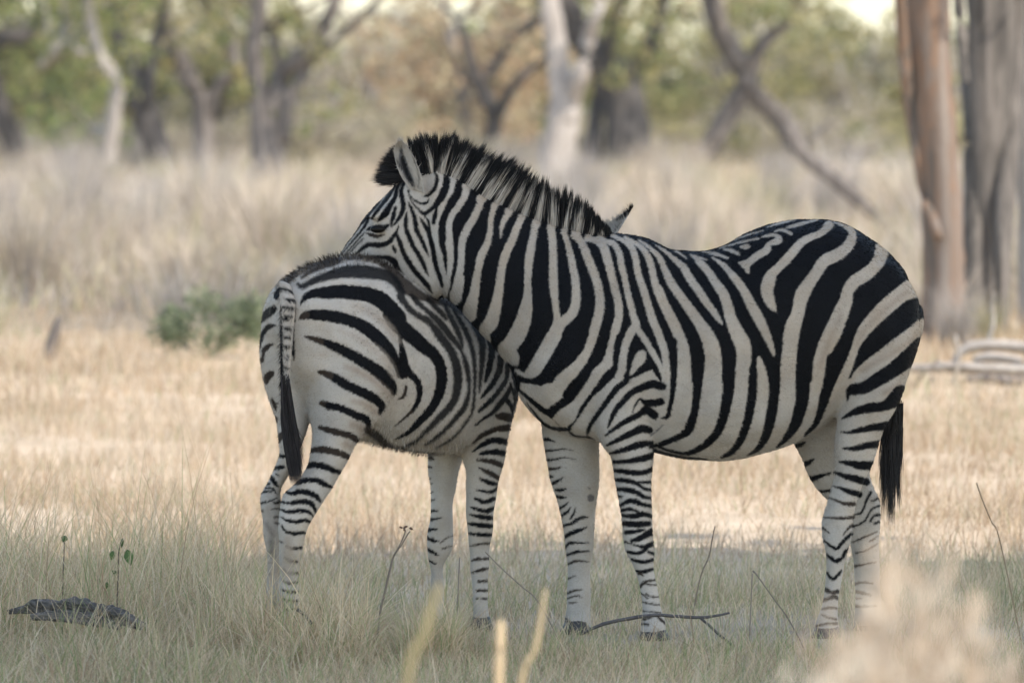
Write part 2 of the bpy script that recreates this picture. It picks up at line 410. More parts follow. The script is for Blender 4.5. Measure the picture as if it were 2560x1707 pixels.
FOAL = """
bf: F 230,310,60 330,225,60 440,135,60 570,70,62 700,40,66 800,25,66 H 100,1275,50 250,1275,52 380,1300,50 470,1345,60 560,1400,90 620,1480,110 690,1560,100 G 200,130,110 300,205,90 420,255,60 560,290,60 640,310,50 760,400,40
bf: F 450,212,26 540,150,40 650,105,44 750,80,40 850,45,24
kf: F 408,272,24 450,300,45 530,260,50 640,215,65 760,180,80 900,155,100 1040,155,110 1180,170,100 1280,195,90 1360,250,80 1400,310,70 1430,370,60 G 165,240,66 210,310,50 270,380,50 340,430,50 420,470,60 480,530,52 530,600,70 590,680,70 650,760,70 690,850,70 715,950,75 725,1050,75 715,1150,70 690,1250,65 640,1330,60 560,1410,60 480,1490,50 400,1570,38 L 1500,300,25 1420,345,25 1340,380,18
k: F 433,485,10 470,420,40 550,370,65 680,360,95 820,350,110 960,360,115 1100,380,120 1220,430,130 1320,520,130 1390,620,140 G 60,410,120 120,500,130 200,570,130 300,650,120 390,730,110 470,790,100 530,870,90 560,960,90 565,1060,90 550,1150,85 520,1240,75 470,1330,70 400,1410,65 330,1480,55 250,1560,38 L 1380,250,25 1300,292,10
k: F 1405,740,40 1420,860,34 1440,960,60 1440,1060,90 1450,1130,120 G 190,950,90 260,1000,60 330,1080,55 350,1170,50 330,1270,40 270,1370,30
b: G 270,1370,28 200,1430,20 130,1490,10 L 1290,165,6
k: F 440,605,24 480,580,60 580,575,85 700,585,95 820,605,95 940,640,95 1050,690,100 1150,760,105 1240,850,105 1310,930,95 1360,1020,70 1385,1110,40 1390,1185,10
b: F 422,625,8 450,596,40 490,580,60
k: F 600,820,46 660,840,55 780,890,75 900,950,85 1010,1010,90 1120,1080,95 1220,1150,105 1290,1220,100 1340,1290,70 1345,1345,36
b: F 488,790,22 560,810,40 640,836,50
k: F 720,1165,56 800,1210,75 900,1270,75 1010,1320,75 1110,1370,80 1190,1420,75 1230,1470,60 1210,1545,24
b: F 618,1135,30 680,1150,50 730,1170,56
b: F 620,1440,10 660,1445,50 720,1470,60
k: F 720,1470,60 800,1480,60 900,1520,60 L 940,70,60 1020,100,60 1050,150,40 1030,195,14
b: L 592,180,30 680,205,50 780,230,50 870,255,50 930,290,45 952,322,20
b: L 498,405,25 570,385,50 680,395,55 780,420,50 850,450,45 882,467,18
k: L 480,535,50 560,530,50 640,545,50 720,580,45 806,608,26
k: L 306,697,30 400,690,40 480,670,40 570,675,45 640,710,40 714,742,22
k: L 250,768,12 330,795,30 410,780,40 480,785,45 550,815,45 604,870,20
k: L 216,868,25 290,885,20 360,880,35 440,870,40 510,890,40 545,930,30 558,980,12
k: L 216,938,15 290,965,25 370,960,35 450,955,35 510,980,25 537,1024,10
k: L 236,1018,14 300,1050,25 380,1060,28 450,1045,30 508,1062,25
k: L 236,1098,14 280,1150,20 350,1170,30 420,1160,28 466,1165,20
k: L 286,1290,18 350,1310,28 422,1300,25
k: L 268,1388,12 310,1425,25 380,1430,22
k: L 252,1500,12 300,1535,25 370,1540,28 412,1530,12
b: L 216,1238,12 250,1256,9
k: L 240,1600,12 300,1630,24 400,1625,14
k: L 240,1690,12 310,1715,24 400,1710,14
k: L 240,1780,12 310,1800,22 400,1795,14
b: L 230,1860,12 310,1880,22 400,1870,14
b: L 60,1330,14 150,1350,16
b: L 80,1430,14 150,1445,16
b: L 80,1540,14 150,1550,16
cs: F 960,490,40 1080,530,50 1200,600,50 1290,690,56 1350,770,46 1390,840,36
cs: F 820,730,20 960,780,40 1080,860,50 1180,930,60 1260,1010,60 1320,1090,50 1360,1170,34
ts: F 880,1080,20 1000,1130,30 1120,1200,40 1220,1280,44 1300,1350,44
ts: F 950,1420,20 1050,1450,28 1130,1490,36 1170,1540,26
ts: L 900,150,40 970,180,50 990,220,26
ts: L 840,340,40 890,360,26
cs: F 560,960,30 680,980,24
k: F 378,440,14 370,600,26 352,750,36 360,900,34 375,1020,10
k: F 245,315,26 215,370,62 205,400,50
k: F 180,510,50 120,560,70 80,600,50 46,655,22
k: F 192,680,12 130,690,40 90,730,40 50,800,40 35,870,30 20,950,12
b: F 170,860,8 110,890,40 75,930,35 70,980,25 58,1025,35
b: F 150,1150,50 110,1190,60 100,1250,22
b: F 158,1405,22 185,1470,30 200,1515,8
b: F 190,1450,16 226,1440,8
b: L 190,90,25 195,135,12
b: L 240,240,40 220,290,40 206,325,20
k: L 200,440,35 275,452,22
k: L 160,560,40 256,550,28
k: L 185,610,10 212,632,18
k: L 135,640,35 170,690,35 200,725,22
k: L 70,710,25 124,705,20
k: L 90,740,15 150,750,18 194,798,12
k: L 30,785,25 144,775,16
k: L 30,890,18 130,865,15 194,838,10
k: L 165,880,20 214,885,18
b: L 145,945,12 214,935,10
b: L 165,1020,12 214,1010,12
b: L 175,1075,18 214,1075,18
b: L 55,960,24 65,962,20
b: L 50,1045,25 58,1060,20
b: L 60,1185,15 74,1188,12
cs: L 110,960,60 110,1100,110 120,1250,110 130,1400,100 120,1560,120
cs: L 300,1230,60 300,1400,90 300,1560,120
bs: L 100,1080,14 150,1180,20
bs: L 140,1240,20 150,1380,20
kf: G 270,230,30 330,300,50 400,360,40 470,420,50 540,490,60 600,560,60 660,640,52 720,710,45 760,775,28 790,850,40 815,950,45 830,1050,40 835,1150,30 820,1230,40 790,1320,45 730,1400,45 660,1480,40 580,1560,35 D 1090,1110,18 1040,1146,12
kf: G 430,270,40 500,340,45 560,400,45 600,450,34 616,475,8
kf: G 600,330,30 640,420,45 690,510,50 730,600,45 762,690,34 768,745,16
kf: G 680,370,25 740,470,40 800,580,45 840,680,45 870,780,40 885,880,35 890,980,35 890,1080,30 885,1180,25 880,1280,28 860,1380,25 820,1450,25 D 1220,1080,14 1160,1130,14 1100,1162,8
kf: G 800,430,30 860,500,40 920,580,60 960,680,60 965,780,55 960,900,45 945,1050,35 935,1180,16
k: G 1040,640,60 1060,760,60 1042,880,50 1020,980,48 988,1075,20
k: G 1150,830,60 1130,960,50 1080,1070,45 1030,1140,40 980,1200,30 946,1235,10
k: G 1215,900,44 1200,1040,35 1150,1130,40 1080,1220,40 1000,1300,40 926,1364,20
k: G 1245,1110,26 1200,1210,40 1130,1300,45 1060,1380,35 980,1430,25 896,1502,14
k: G 1238,1090,20 1270,1190,22 1277,1265,8
k: G 1195,1250,40 1250,1320,35 1258,1395,14
k: G 1265,960,40 1290,1100,36 1302,1200,40 1280,1300,24 1262,1405,10
k: G 1340,1130,26 1335,1225,18
b: G 1220,1400,40 1150,1390,30
b: D 1512,1000,35 1450,985,28 1440,980,10
b: D 1500,1050,35 1430,1060,25 1360,1090,24 1306,1134,10
k: D 1496,1130,30 1420,1120,30 1350,1150,22 1304,1184,8
k: D 1490,1195,30 1420,1185,28 1346,1196,14
b: D 1476,1265,25 1410,1240,25 1326,1230,9
b: D 1456,1337,20 1400,1305,25 1336,1273,7
k: D 1436,1366,16 1390,1355,22 1341,1333,9
k: D 1446,1388,14 1400,1410,16 1326,1398,9
k: E 1425,550,18 1370,570,22 1316,550,12
k: E 1425,605,20 1370,620,22 1296,600,10
k: E 1420,660,20 1360,655,24 1286,640,8
k: E 1418,705,20 1350,700,24 1272,690,10
k: E 1412,755,18 1340,752,18 1272,745,9
b: E 1408,800,12 1340,805,9 1276,820,5
b: E 1400,885,12 1330,890,16 1298,900,7
b: E 1396,940,12 1330,955,16 1296,965,7
b: E 1396,1010,12 1336,1015,13
b: E 1394,1065,12 1326,1065,13
b: E 1390,1110,10 1326,1110,9
b: E 1045,320,12 1070,325,20 1088,330,6
b: E 1045,375,14 1074,375,10
b: E 1055,440,10 1066,440,8
b: E 1060,470,12 1072,468,8
b: E 1065,520,12 1083,515,5
b: E 1072,560,14 1088,558,8
k: E 1066,620,18 1108,620,6
k: E 1066,668,16 1124,660,6
k: E 1050,725,22 1108,722,6
k: E 1044,768,18 1080,785,16 1114,790,6
k: E 1036,828,18 1085,855,14 1114,870,6
k: E 1040,888,14 1094,916,8
b: E 1120,800,6 1160,770,6 1200,755,5
b: E 1130,830,8 1196,815,5
bf: L 1040,200,50 1100,240,66 1180,300,58 1260,360,48 1350,390,42 1450,410,38 1560,425,30 E 1140,300,6
b: F 1470,1280,25 1462,1330,30 1440,1380,25 1386,1402,10
k: O 1290,760,16 1330,900,16
k: O 1330,730,14 1370,860,14
k: O 1370,700,14 1410,830,14
k: O 1410,670,14 1450,790,14
k: O 1450,640,12 1490,760,12
"""

EAR = """
g: H 640,230,34 650,330,70 690,430,80 735,520,60 755,570,30
kf: H 640,200,14 650,260,20 660,330,50 695,440,50 735,520,44 758,575,16
kf: H 600,330,16 640,400,24
k: H 690,160,7 745,260,9 790,380,9 815,500,9 805,590,7
"""
FOALEAR = """
k: B 856,84,22 835,108,26 800,140,22 766,158,14
k: B 812,140,5 770,200,6 745,225,5
"""
TAIL = """
k: F 225,320,40 290,330,30 400,380,14
k: F 300,430,30 390,440,30
k: F 235,515,34 300,505,28 365,520,26
k: F 285,610,40 340,605,34
k: F 285,705,32 330,705,28
k: F 285,800,30 325,800,28
k: F 285,892,28 318,892,26
k: F 285,992,26 314,992,24
k: F 285,1090,24 310,1090,20
k: F 240,560,16 236,700,24 240,900,30 240,1100,40 250,1250,60
kf: F 270,1180,30 280,1290,60 300,1400,110 L 330,0,160 380,200,240 400,400,260 390,600,240 390,760,200
"""
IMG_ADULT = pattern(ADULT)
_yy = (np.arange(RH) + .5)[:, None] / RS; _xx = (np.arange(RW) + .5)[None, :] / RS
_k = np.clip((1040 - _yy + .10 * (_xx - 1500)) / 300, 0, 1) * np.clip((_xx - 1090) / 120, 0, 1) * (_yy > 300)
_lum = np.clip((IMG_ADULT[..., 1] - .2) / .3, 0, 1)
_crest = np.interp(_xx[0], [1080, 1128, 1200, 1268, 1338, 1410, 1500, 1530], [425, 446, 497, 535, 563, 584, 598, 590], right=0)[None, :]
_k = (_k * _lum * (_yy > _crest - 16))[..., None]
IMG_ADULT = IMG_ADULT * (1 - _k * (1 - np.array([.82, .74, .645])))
IMG_FOAL = pattern(FOAL)  # black stroke beside the tail: dark skin with the tail's shadow painted in
IMG_EAR = pattern(EAR)
IMG_FEAR = pattern(FOALEAR)
IMG_TAIL = pattern(TAIL, (0.42, 0.375, 0.32))

# ------------------------------------------------------------------ materials
def mat(name):
    m = bpy.data.materials.new(name)
    m.use_nodes = True
    return m, m.node_tree.nodes, m.node_tree.links, m.node_tree.nodes["Principled BSDF"]

def coat_material(name, rough=.55, bump=.25, scale=260, spec=.35, sheen=.0):
    m, n, l, p = mat(name)
    a = n.new("ShaderNodeAttribute"); a.attribute_name = "tint"
    tc = n.new("ShaderNodeTexCoord")
    no = n.new("ShaderNodeTexNoise"); no.inputs["Scale"].default_value = scale; no.inputs["Detail"].default_value = 4
    big = n.new("ShaderNodeTexNoise"); big.inputs["Scale"].default_value = 9; big.inputs["Detail"].default_value = 5
    l.new(tc.outputs["Object"], no.inputs["Vector"]); l.new(tc.outputs["Object"], big.inputs["Vector"])
    mr = n.new("ShaderNodeMapRange"); mr.inputs[1].default_value = .3; mr.inputs[2].default_value = .7
    mr.inputs[3].default_value = .86; mr.inputs[4].default_value = 1.08
    l.new(big.outputs[0], mr.inputs[0])
    mr2 = n.new("ShaderNodeMapRange"); mr2.inputs[1].default_value = .3; mr2.inputs[2].default_value = .7
    mr2.inputs[3].default_value = .88; mr2.inputs[4].default_value = 1.1
    l.new(no.outputs[0], mr2.inputs[0])
    mu = n.new("ShaderNodeMath"); mu.operation = 'MULTIPLY'
    l.new(mr.outputs[0], mu.inputs[0]); l.new(mr2.outputs[0], mu.inputs[1])
    mx = n.new("ShaderNodeVectorMath"); mx.operation = 'SCALE'
    l.new(a.outputs["Color"], mx.inputs[0]); l.new(mu.outputs[0], mx.inputs["Scale"])
    du = n.new("ShaderNodeTexNoise"); du.inputs["Scale"].default_value = 5.5; du.inputs["Detail"].default_value = 8; du.inputs["Roughness"].default_value = .68
    l.new(tc.outputs["Object"], du.inputs["Vector"])
    mr3 = n.new("ShaderNodeMapRange"); mr3.inputs[1].default_value = .42; mr3.inputs[2].default_value = .72; mr3.inputs[4].default_value = .75
    l.new(du.outputs[0], mr3.inputs[0])
    dm = n.new("ShaderNodeMix"); dm.data_type = 'RGBA'; dm.blend_type = 'MULTIPLY'
    dm.inputs[7].default_value = (.93, .84, .72, 1)
    l.new(mr3.outputs[0], dm.inputs[0]); l.new(mx.outputs[0], dm.inputs[6]); l.new(dm.outputs[2], p.inputs["Base Color"])
    p.inputs["Roughness"].default_value = rough
    p.inputs["Specular IOR Level"].default_value = spec
    if sheen:
        p.inputs["Sheen Weight"].default_value = sheen
        p.inputs["Sheen Roughness"].default_value = .5
    if bump:
        b = n.new("ShaderNodeBump"); b.inputs["Strength"].default_value = bump; b.inputs["Distance"].default_value = .004
        l.new(no.outputs[0], b.inputs["Height"]); l.new(b.outputs[0], p.inputs["Normal"])
    return m

def blade_material(name, trans=.35, rough=.7):
    m, n, l, p = mat(name)
    a = n.new("ShaderNodeAttribute"); a.attribute_name = "tint"
    oi = n.new("ShaderNodeObjectInfo")
    mr = n.new("ShaderNodeMapRange"); mr.inputs[3].default_value = .82; mr.inputs[4].default_value = 1.18
    l.new(oi.outputs["Random"], mr.inputs[0])
    sc = n.new("ShaderNodeVectorMath"); sc.operation = 'SCALE'
    l.new(a.outputs["Color"], sc.inputs[0]); l.new(mr.outputs[0], sc.inputs["Scale"])
    l.new(sc.outputs[0], p.inputs["Base Color"])
    p.inputs["Roughness"].default_value = rough
    p.inputs["Specular IOR Level"].default_value = .2
    if trans:
        t = n.new("ShaderNodeBsdfTranslucent"); l.new(sc.outputs[0], t.inputs["Color"])
        mx = n.new("ShaderNodeMixShader"); mx.inputs[0].default_value = trans
        l.new(p.outputs[0], mx.inputs[1]); l.new(t.outputs[0], mx.inputs[2])
        l.new(mx.outputs[0], n["Material Output"].inputs["Surface"])
    return m

def bark_material(name, stops, scale=(9, 9, 1.6), bump=.6):
    m, n, l, p = mat(name)
    tc = n.new("ShaderNodeTexCoord")
    mp = n.new("ShaderNodeMapping"); mp.inputs["Scale"].default_value = scale
    no = n.new("ShaderNodeTexNoise"); no.inputs["Scale"].default_value = 1.0; no.inputs["Detail"].default_value = 7; no.inputs["Roughness"].default_value = .65
    l.new(tc.outputs["Object"], mp.inputs[0]); l.new(mp.outputs[0], no.inputs["Vector"])
    r = n.new("ShaderNodeValToRGB")
    while len(r.color_ramp.elements) < len(stops):
        r.color_ramp.elements.new(.5)
    for e, (pos, c) in zip(r.color_ramp.elements, stops):
        e.position = pos; e.color = (*c, 1)
    l.new(no.outputs[0], r.inputs[0]); l.new(r.outputs[0], p.inputs["Base Color"])
    p.inputs["Roughness"].default_value = .9
    p.inputs["Specular IOR Level"].default_value = .15
    b = n.new("ShaderNodeBump"); b.inputs["Strength"].default_value = bump; b.inputs["Distance"].default_value = .03
    l.new(no.outputs[0], b.inputs["Height"]); l.new(b.outputs[0], p.inputs["Normal"])
    return m

M_COAT = coat_material("zebra_coat", spec=.06, rough=.6, bump=.35)
M_FUR = coat_material("zebra_fur", bump=0, rough=.7, spec=.07)
M_HAIR = coat_material("zebra_hair", bump=0, rough=.5, spec=.15)
M_BLADE = blade_material("grass_blade", .48)
M_LEAF = blade_material("leaf", .40, .6)
M_TWIG = blade_material("twig", 0, .85)
M_BARK = bark_material("bark_grey", [(.3, (.06, .054, .052)), (.5, (.13, .115, .106)), (.7, (.25, .225, .205))])
M_BARK_DARK = bark_material("bark_dark", [(.3, (.03, .028, .028)), (.5, (.065, .06, .058)), (.72, (.14, .125, .115))])
M_BARK_PALE = bark_material("bark_pale", [(.3, (.24, .215, .195)), (.5, (.34, .31, .285)), (.7, (.43, .40, .37))])
M_BARK_FURROW = bark_material("bark_furrowed", [(.32, (.05, .047, .045)), (.5, (.13, .118, .108)), (.7, (.23, .208, .19))], scale=(14, 14, .7), bump=1.0)
M_BARK_RED = bark_material("bark_red", [(.30, (.07, .064, .06)), (.42, (.15, .125, .105)), (.50, (.225, .145, .10)), (.57, (.18, .14, .115)), (.72, (.27, .24, .215))], scale=(11, 11, .35))
M_LOG = bark_material("dead_wood", [(.3, (.17, .155, .14)), (.5, (.32, .29, .26)), (.7, (.46, .42, .37))], scale=(8, 8, 8))
M_WEATHER = bark_material("weathered_wood", [(.34, (.06, .055, .05)), (.5, (.15, .14, .128)), (.66, (.27, .25, .23))], scale=(5, 60, 60), bump=1.0)
M_STICK = bark_material("stick_wood", [(.3, (.07, .065, .065)), (.7, (.16, .145, .135))], scale=(30, 30, 30))
m, n, l, p = mat("hoof_horn"); p.inputs["Base Color"].default_value = (.045, .04, .036, 1); p.inputs["Roughness"].default_value = .5; M_HOOF = m
m, n, l, p = mat("eye_wet"); p.inputs["Base Color"].default_value = (.006, .005, .004, 1); p.inputs["Roughness"].default_value = .3; p.inputs["Specular IOR Level"].default_value = .12; M_EYE = m

# ------------------------------------------------------------------ helpers for objects
def raw_mesh(name, V, F=None, quads=None, tris=None, smooth=True):
    me = bpy.data.meshes.new(name)
    if F is not None:
        me.from_pydata([tuple(v) for v in V], [], F)
    else:
        V = np.asarray(V, np.float32)
        q = np.zeros((0, 4), np.int32) if quads is None else np.asarray(quads, np.int32)
        t = np.zeros((0, 3), np.int32) if tris is None else np.asarray(tris, np.int32)
        me.vertices.add(len(V)); me.vertices.foreach_set("co", V.ravel())
        me.loops.add(q.size + t.size)
        me.loops.foreach_set("vertex_index", np.concatenate([q.ravel(), t.ravel()]).astype(np.int32))
        me.polygons.add(len(q) + len(t))
        st = np.concatenate([np.arange(len(q)) * 4, q.size + np.arange(len(t)) * 3]).astype(np.int32)
        me.polygons.foreach_set("loop_start", st)
        me.update(calc_edges=True)
    me.validate()
    if smooth:
        me.polygons.foreach_set("use_smooth", np.ones(len(me.polygons), bool))
    return me

def tint(me, C):
    a = me.color_attributes.new("tint", 'FLOAT_COLOR', 'POINT')
    C = np.asarray(C, np.float32)
    a.data.foreach_set("color", np.concatenate([C, np.ones((len(C), 1), np.float32)], 1).ravel())

def link(name, me, material=None, parent=None):
    o = bpy.data.objects.new(name, me)
    COL.objects.link(o)
    if material is not None:
        me.materials.append(material)
    if parent is not None:
        o.parent = parent
        base = parent
        inv = Matrix.Identity(4)
        while base is not None:
            inv = inv @ base.matrix_basis.inverted()
            base = base.parent
            if base is not None:
                break
        o.matrix_parent_inverse = inv
    return o

def tag(o, label=None, cat=None, group=None, kind=None):
    if label: o['label'] = label
    if cat: o['category'] = cat
    if group: o['group'] = group
    if kind: o['kind'] = kind
    return o

def empty(name, loc, label, cat, group=None):
    o = bpy.data.objects.new(name, None)
    COL.objects.link(o)
    o.location = tuple(float(k) for k in loc)
    o.empty_display_size = .2
    return tag(o, label, cat, group)

def loft(sections, n=28, sub=3, power=2.25):
    """sections: (centre, a-vector, b-vector); returns V, F of a closed tube with rounded ends"""
    S = np.array([np.concatenate([c, a, b]) for c, a, b in sections])
    S = catmull(S, sub)
    def cap(s0, s1):
        d = s0[:3] - s1[:3]
        d = d / (np.linalg.norm(d) + 1e-9)
        r = min(np.linalg.norm(s0[3:6]), np.linalg.norm(s0[6:9]))
        out = []
        for k in (.45, .78, .95):
            q = s0.copy(); q[:3] = s0[:3] + d * r * .5 * k; f = math.sqrt(1 - k * k)
            q[3:6] *= f; q[6:9] *= f
            out.append(q)
        return out
    S = np.vstack([cap(S[0], S[1])[::-1], S, cap(S[-1], S[-2])])
    th = np.linspace(0, 2 * math.pi, n, endpoint=False)
    ca = np.sign(np.cos(th)) * np.abs(np.cos(th)) ** (2 / power)
    sa = np.sign(np.sin(th)) * np.abs(np.sin(th)) ** (2 / power)
    V = (S[:, None, :3] + ca[None, :, None] * S[:, None, 3:6] + sa[None, :, None] * S[:, None, 6:9]).reshape(-1, 3)
    F = []
    for i in range(len(S) - 1):
        for j in range(n):
            k = (j + 1) % n
            F.append((i * n + j, i * n + k, (i + 1) * n + k, (i + 1) * n + j))
    F.append(tuple(range(n))[::-1])
    F.append(tuple(range((len(S) - 1) * n, len(S) * n)))
    return V, F

def flat_sections(rows):
    """rows (x1,y1,x2,y2,dY,b): outline points seen from the side, depth offset, half depth in metres"""
    out = []
    for x1, y1, x2, y2, dY, b in rows:
        p, q = at(x1, y1, D0 + dY), at(x2, y2, D0 + dY)
        out.append(((p + q) / 2, (q - p) / 2, np.array([0, b, 0.])))
    return out

def fuse(name, tubes, voxel, smooth_it=5):
    V, F, o = [], [], 0
    for v, f in tubes:
        V.append(v); F += [tuple(i + o for i in q) for q in f]; o += len(v)
    me = raw_mesh(name, np.vstack(V), F)
    ob = bpy.data.objects.new(name, me)
    COL.objects.link(ob)
    r = ob.modifiers.new("r", 'REMESH'); r.mode = 'VOXEL'; r.voxel_size = voxel
    s = ob.modifiers.new("s", 'SMOOTH'); s.factor = .5; s.iterations = smooth_it
    u = ob.modifiers.new("u", 'SUBSURF'); u.levels = 1; u.render_levels = 1
    dg = bpy.context.evaluated_depsgraph_get()
    out = bpy.data.meshes.new_from_object(ob.evaluated_get(dg))
    bpy.data.objects.remove(ob)
    out.materials.clear()
    out.polygons.foreach_set("use_smooth", np.ones(len(out.polygons), bool))
    out.name = name
    return out

def verts_normals(me):
    V = np.empty(len(me.vertices) * 3, np.float32); me.vertices.foreach_get("co", V)
    N = np.empty(len(me.vertices) * 3, np.float32); me.vertex_normals.foreach_get("vector", N)
    return V.reshape(-1, 3).astype(float), N.reshape(-1, 3).astype(float)

def jig(px, py, amp=.75):
    """hair-scale wobble of the stripe edges"""
    w = np.sin(px * .31 + 1.7 * np.sin(py * .23)) + np.sin(py * .37 + 2.1 * np.sin(px * .19))
    return px + amp * .5 * w + RNG.normal(0, amp * .55, px.shape), py + amp * .4 * np.sin(px * .27 + py * .33) + RNG.normal(0, amp * .9, py.shape)

def strands(name, P0, P1, P2, width, colour_fn, material, parent, seg=4, side=None):
    """thin tapered hairs along quadratic curves P0-P1-P2 (N,3)"""
    N = len(P0)
    t = np.linspace(0, 1, seg + 1)
    C = ((1 - t) ** 2)[None, :, None] * P0[:, None] + (2 * t * (1 - t))[None, :, None] * P1[:, None] + (t ** 2)[None, :, None] * P2[:, None]
    d = P2 - P0
    if side is None:
        side = RNG.normal(0, 1, (N, 3))
        side[:, 1] *= .4
    side = np.cross(d, np.cross(side, d))
    side /= np.linalg.norm(side, axis=1, keepdims=True) + 1e-9
    w = np.asarray(width).reshape(-1, 1) * (1 - t[None, :] ** 1.6)
    Lf = C[:, :-1] - side[:, None] * w[:, :-1, None] / 2
    Rt = C[:, :-1] + side[:, None] * w[:, :-1, None] / 2
    k = 2 * seg + 1
    V = np.empty((N, k, 3)); V[:, 0:2 * seg:2] = Lf; V[:, 1:2 * seg:2] = Rt; V[:, -1] = C[:, -1]
    b = (np.arange(N) * k)[:, None]
    q = []
    for j in range(seg - 1):
        q.append(np.concatenate([b + 2 * j, b + 2 * j + 1, b + 2 * j + 3, b + 2 * j + 2], 1))
    quads = np.concatenate(q) if q else None
    tris = np.concatenate([b + 2 * seg - 2, b + 2 * seg - 1, b + 2 * seg], 1)
    cc = np.empty((N, k, 3))
    col = colour_fn(C)
    cc[:, 0:2 * seg:2] = col[:, :-1]; cc[:, 1:2 * seg:2] = col[:, :-1]; cc[:, -1] = col[:, -1]
    me = raw_mesh(name, V.reshape(-1, 3), quads=quads, tris=tris)
    tint(me, cc.reshape(-1, 3))
    return link(name, me, material, parent)

# ------------------------------------------------------------------ ground
def ground():
    xs = np.concatenate([np.linspace(-300, -40, 14), np.linspace(-36, 36, 73), np.linspace(40, 300, 14)])
    ys = np.concatenate([np.linspace(-60, 10, 8), np.linspace(12, 60, 97), np.linspace(64, 200, 35), np.linspace(220, 700, 16)])
    X, Y = np.meshgrid(xs, ys)
    Z = .012 * np.sin(X * 1.9 + .7 * np.sin(Y * 1.3)) + .012 * np.sin(Y * 2.3 + X * .6)
    V = np.stack([X, Y, Z - .012], -1).reshape(-1, 3)
    w = len(xs)
    i = np.arange((len(ys) - 1) * w).reshape(len(ys) - 1, w)[:, :-1].ravel()
    me = raw_mesh("ground", V, quads=np.stack([i, i + 1, i + w + 1, i + w], 1))
    m, n, l, p = mat("savanna_soil")
    tc = n.new("ShaderNodeTexCoord")
    no = n.new("ShaderNodeTexNoise"); no.inputs["Scale"].default_value = 1.3; no.inputs["Detail"].default_value = 9; no.inputs["Roughness"].default_value = .7
    l.new(tc.outputs["Object"], no.inputs["Vector"])
    r = n.new("ShaderNodeValToRGB")
    for e, (pos, c) in zip(r.color_ramp.elements, [(.35, (.36, .28, .19)), (.65, (.54, .43, .31))]):
        e.position = pos; e.color = (*c, 1)
    l.new(no.outputs[0], r.inputs[0]); l.new(r.outputs[0], p.inputs["Base Color"])
    p.inputs["Roughness"].default_value = .95
    b = n.new("ShaderNodeBump"); b.inputs["Distance"].default_value = .03
    l.new(no.outputs[0], b.inputs["Height"]); l.new(b.outputs[0], p.inputs["Normal"])
    o = link("ground", me, m)
    tag(o, "dry sandy savanna ground under the grass", "ground", kind='structure')
ground()

# ------------------------------------------------------------------ adult zebra
def ring(me, img, centre_y=None):
    V, N = verts_normals(me)
    px, py = seen(V)
    px, py = jig(px, py)
    return V, N, sample(img, px, py)

def relief(me, seed):
    V, N = verts_normals(me)
    r = np.random.default_rng(seed)
    d = 0
    for k in range(14):
        f = r.normal(0, 1, 3); f *= r.uniform(22, 75) / np.linalg.norm(f)
        d = d + np.sin(V @ f + r.uniform(0, 6.28)) * 22 / np.linalg.norm(f)
    V = V + N * (d * .0016)[:, None]
    me.vertices.foreach_set("co", V.astype(np.float32).ravel()); me.update()

def hoof(parent, cx, w, dY, lean=0):
    Y = D0 + dY
    gy = ground_y(Y)
    rows = [(cx - w * .40, gy - 26, cx + w * .40, gy - 26, dY, w * .40 * pxm(Y)), (cx - w * .52 + lean, gy - 1, cx + w * .52 + lean, gy - 1, dY, w * .52 * pxm(Y))]
    V, F = loft(flat_sections(rows), n=20, sub=2)
    V[:, 2] = np.maximum(V[:, 2], -.004)
    return link("hoof", raw_mesh("hoof", V, F), M_HOOF, parent)

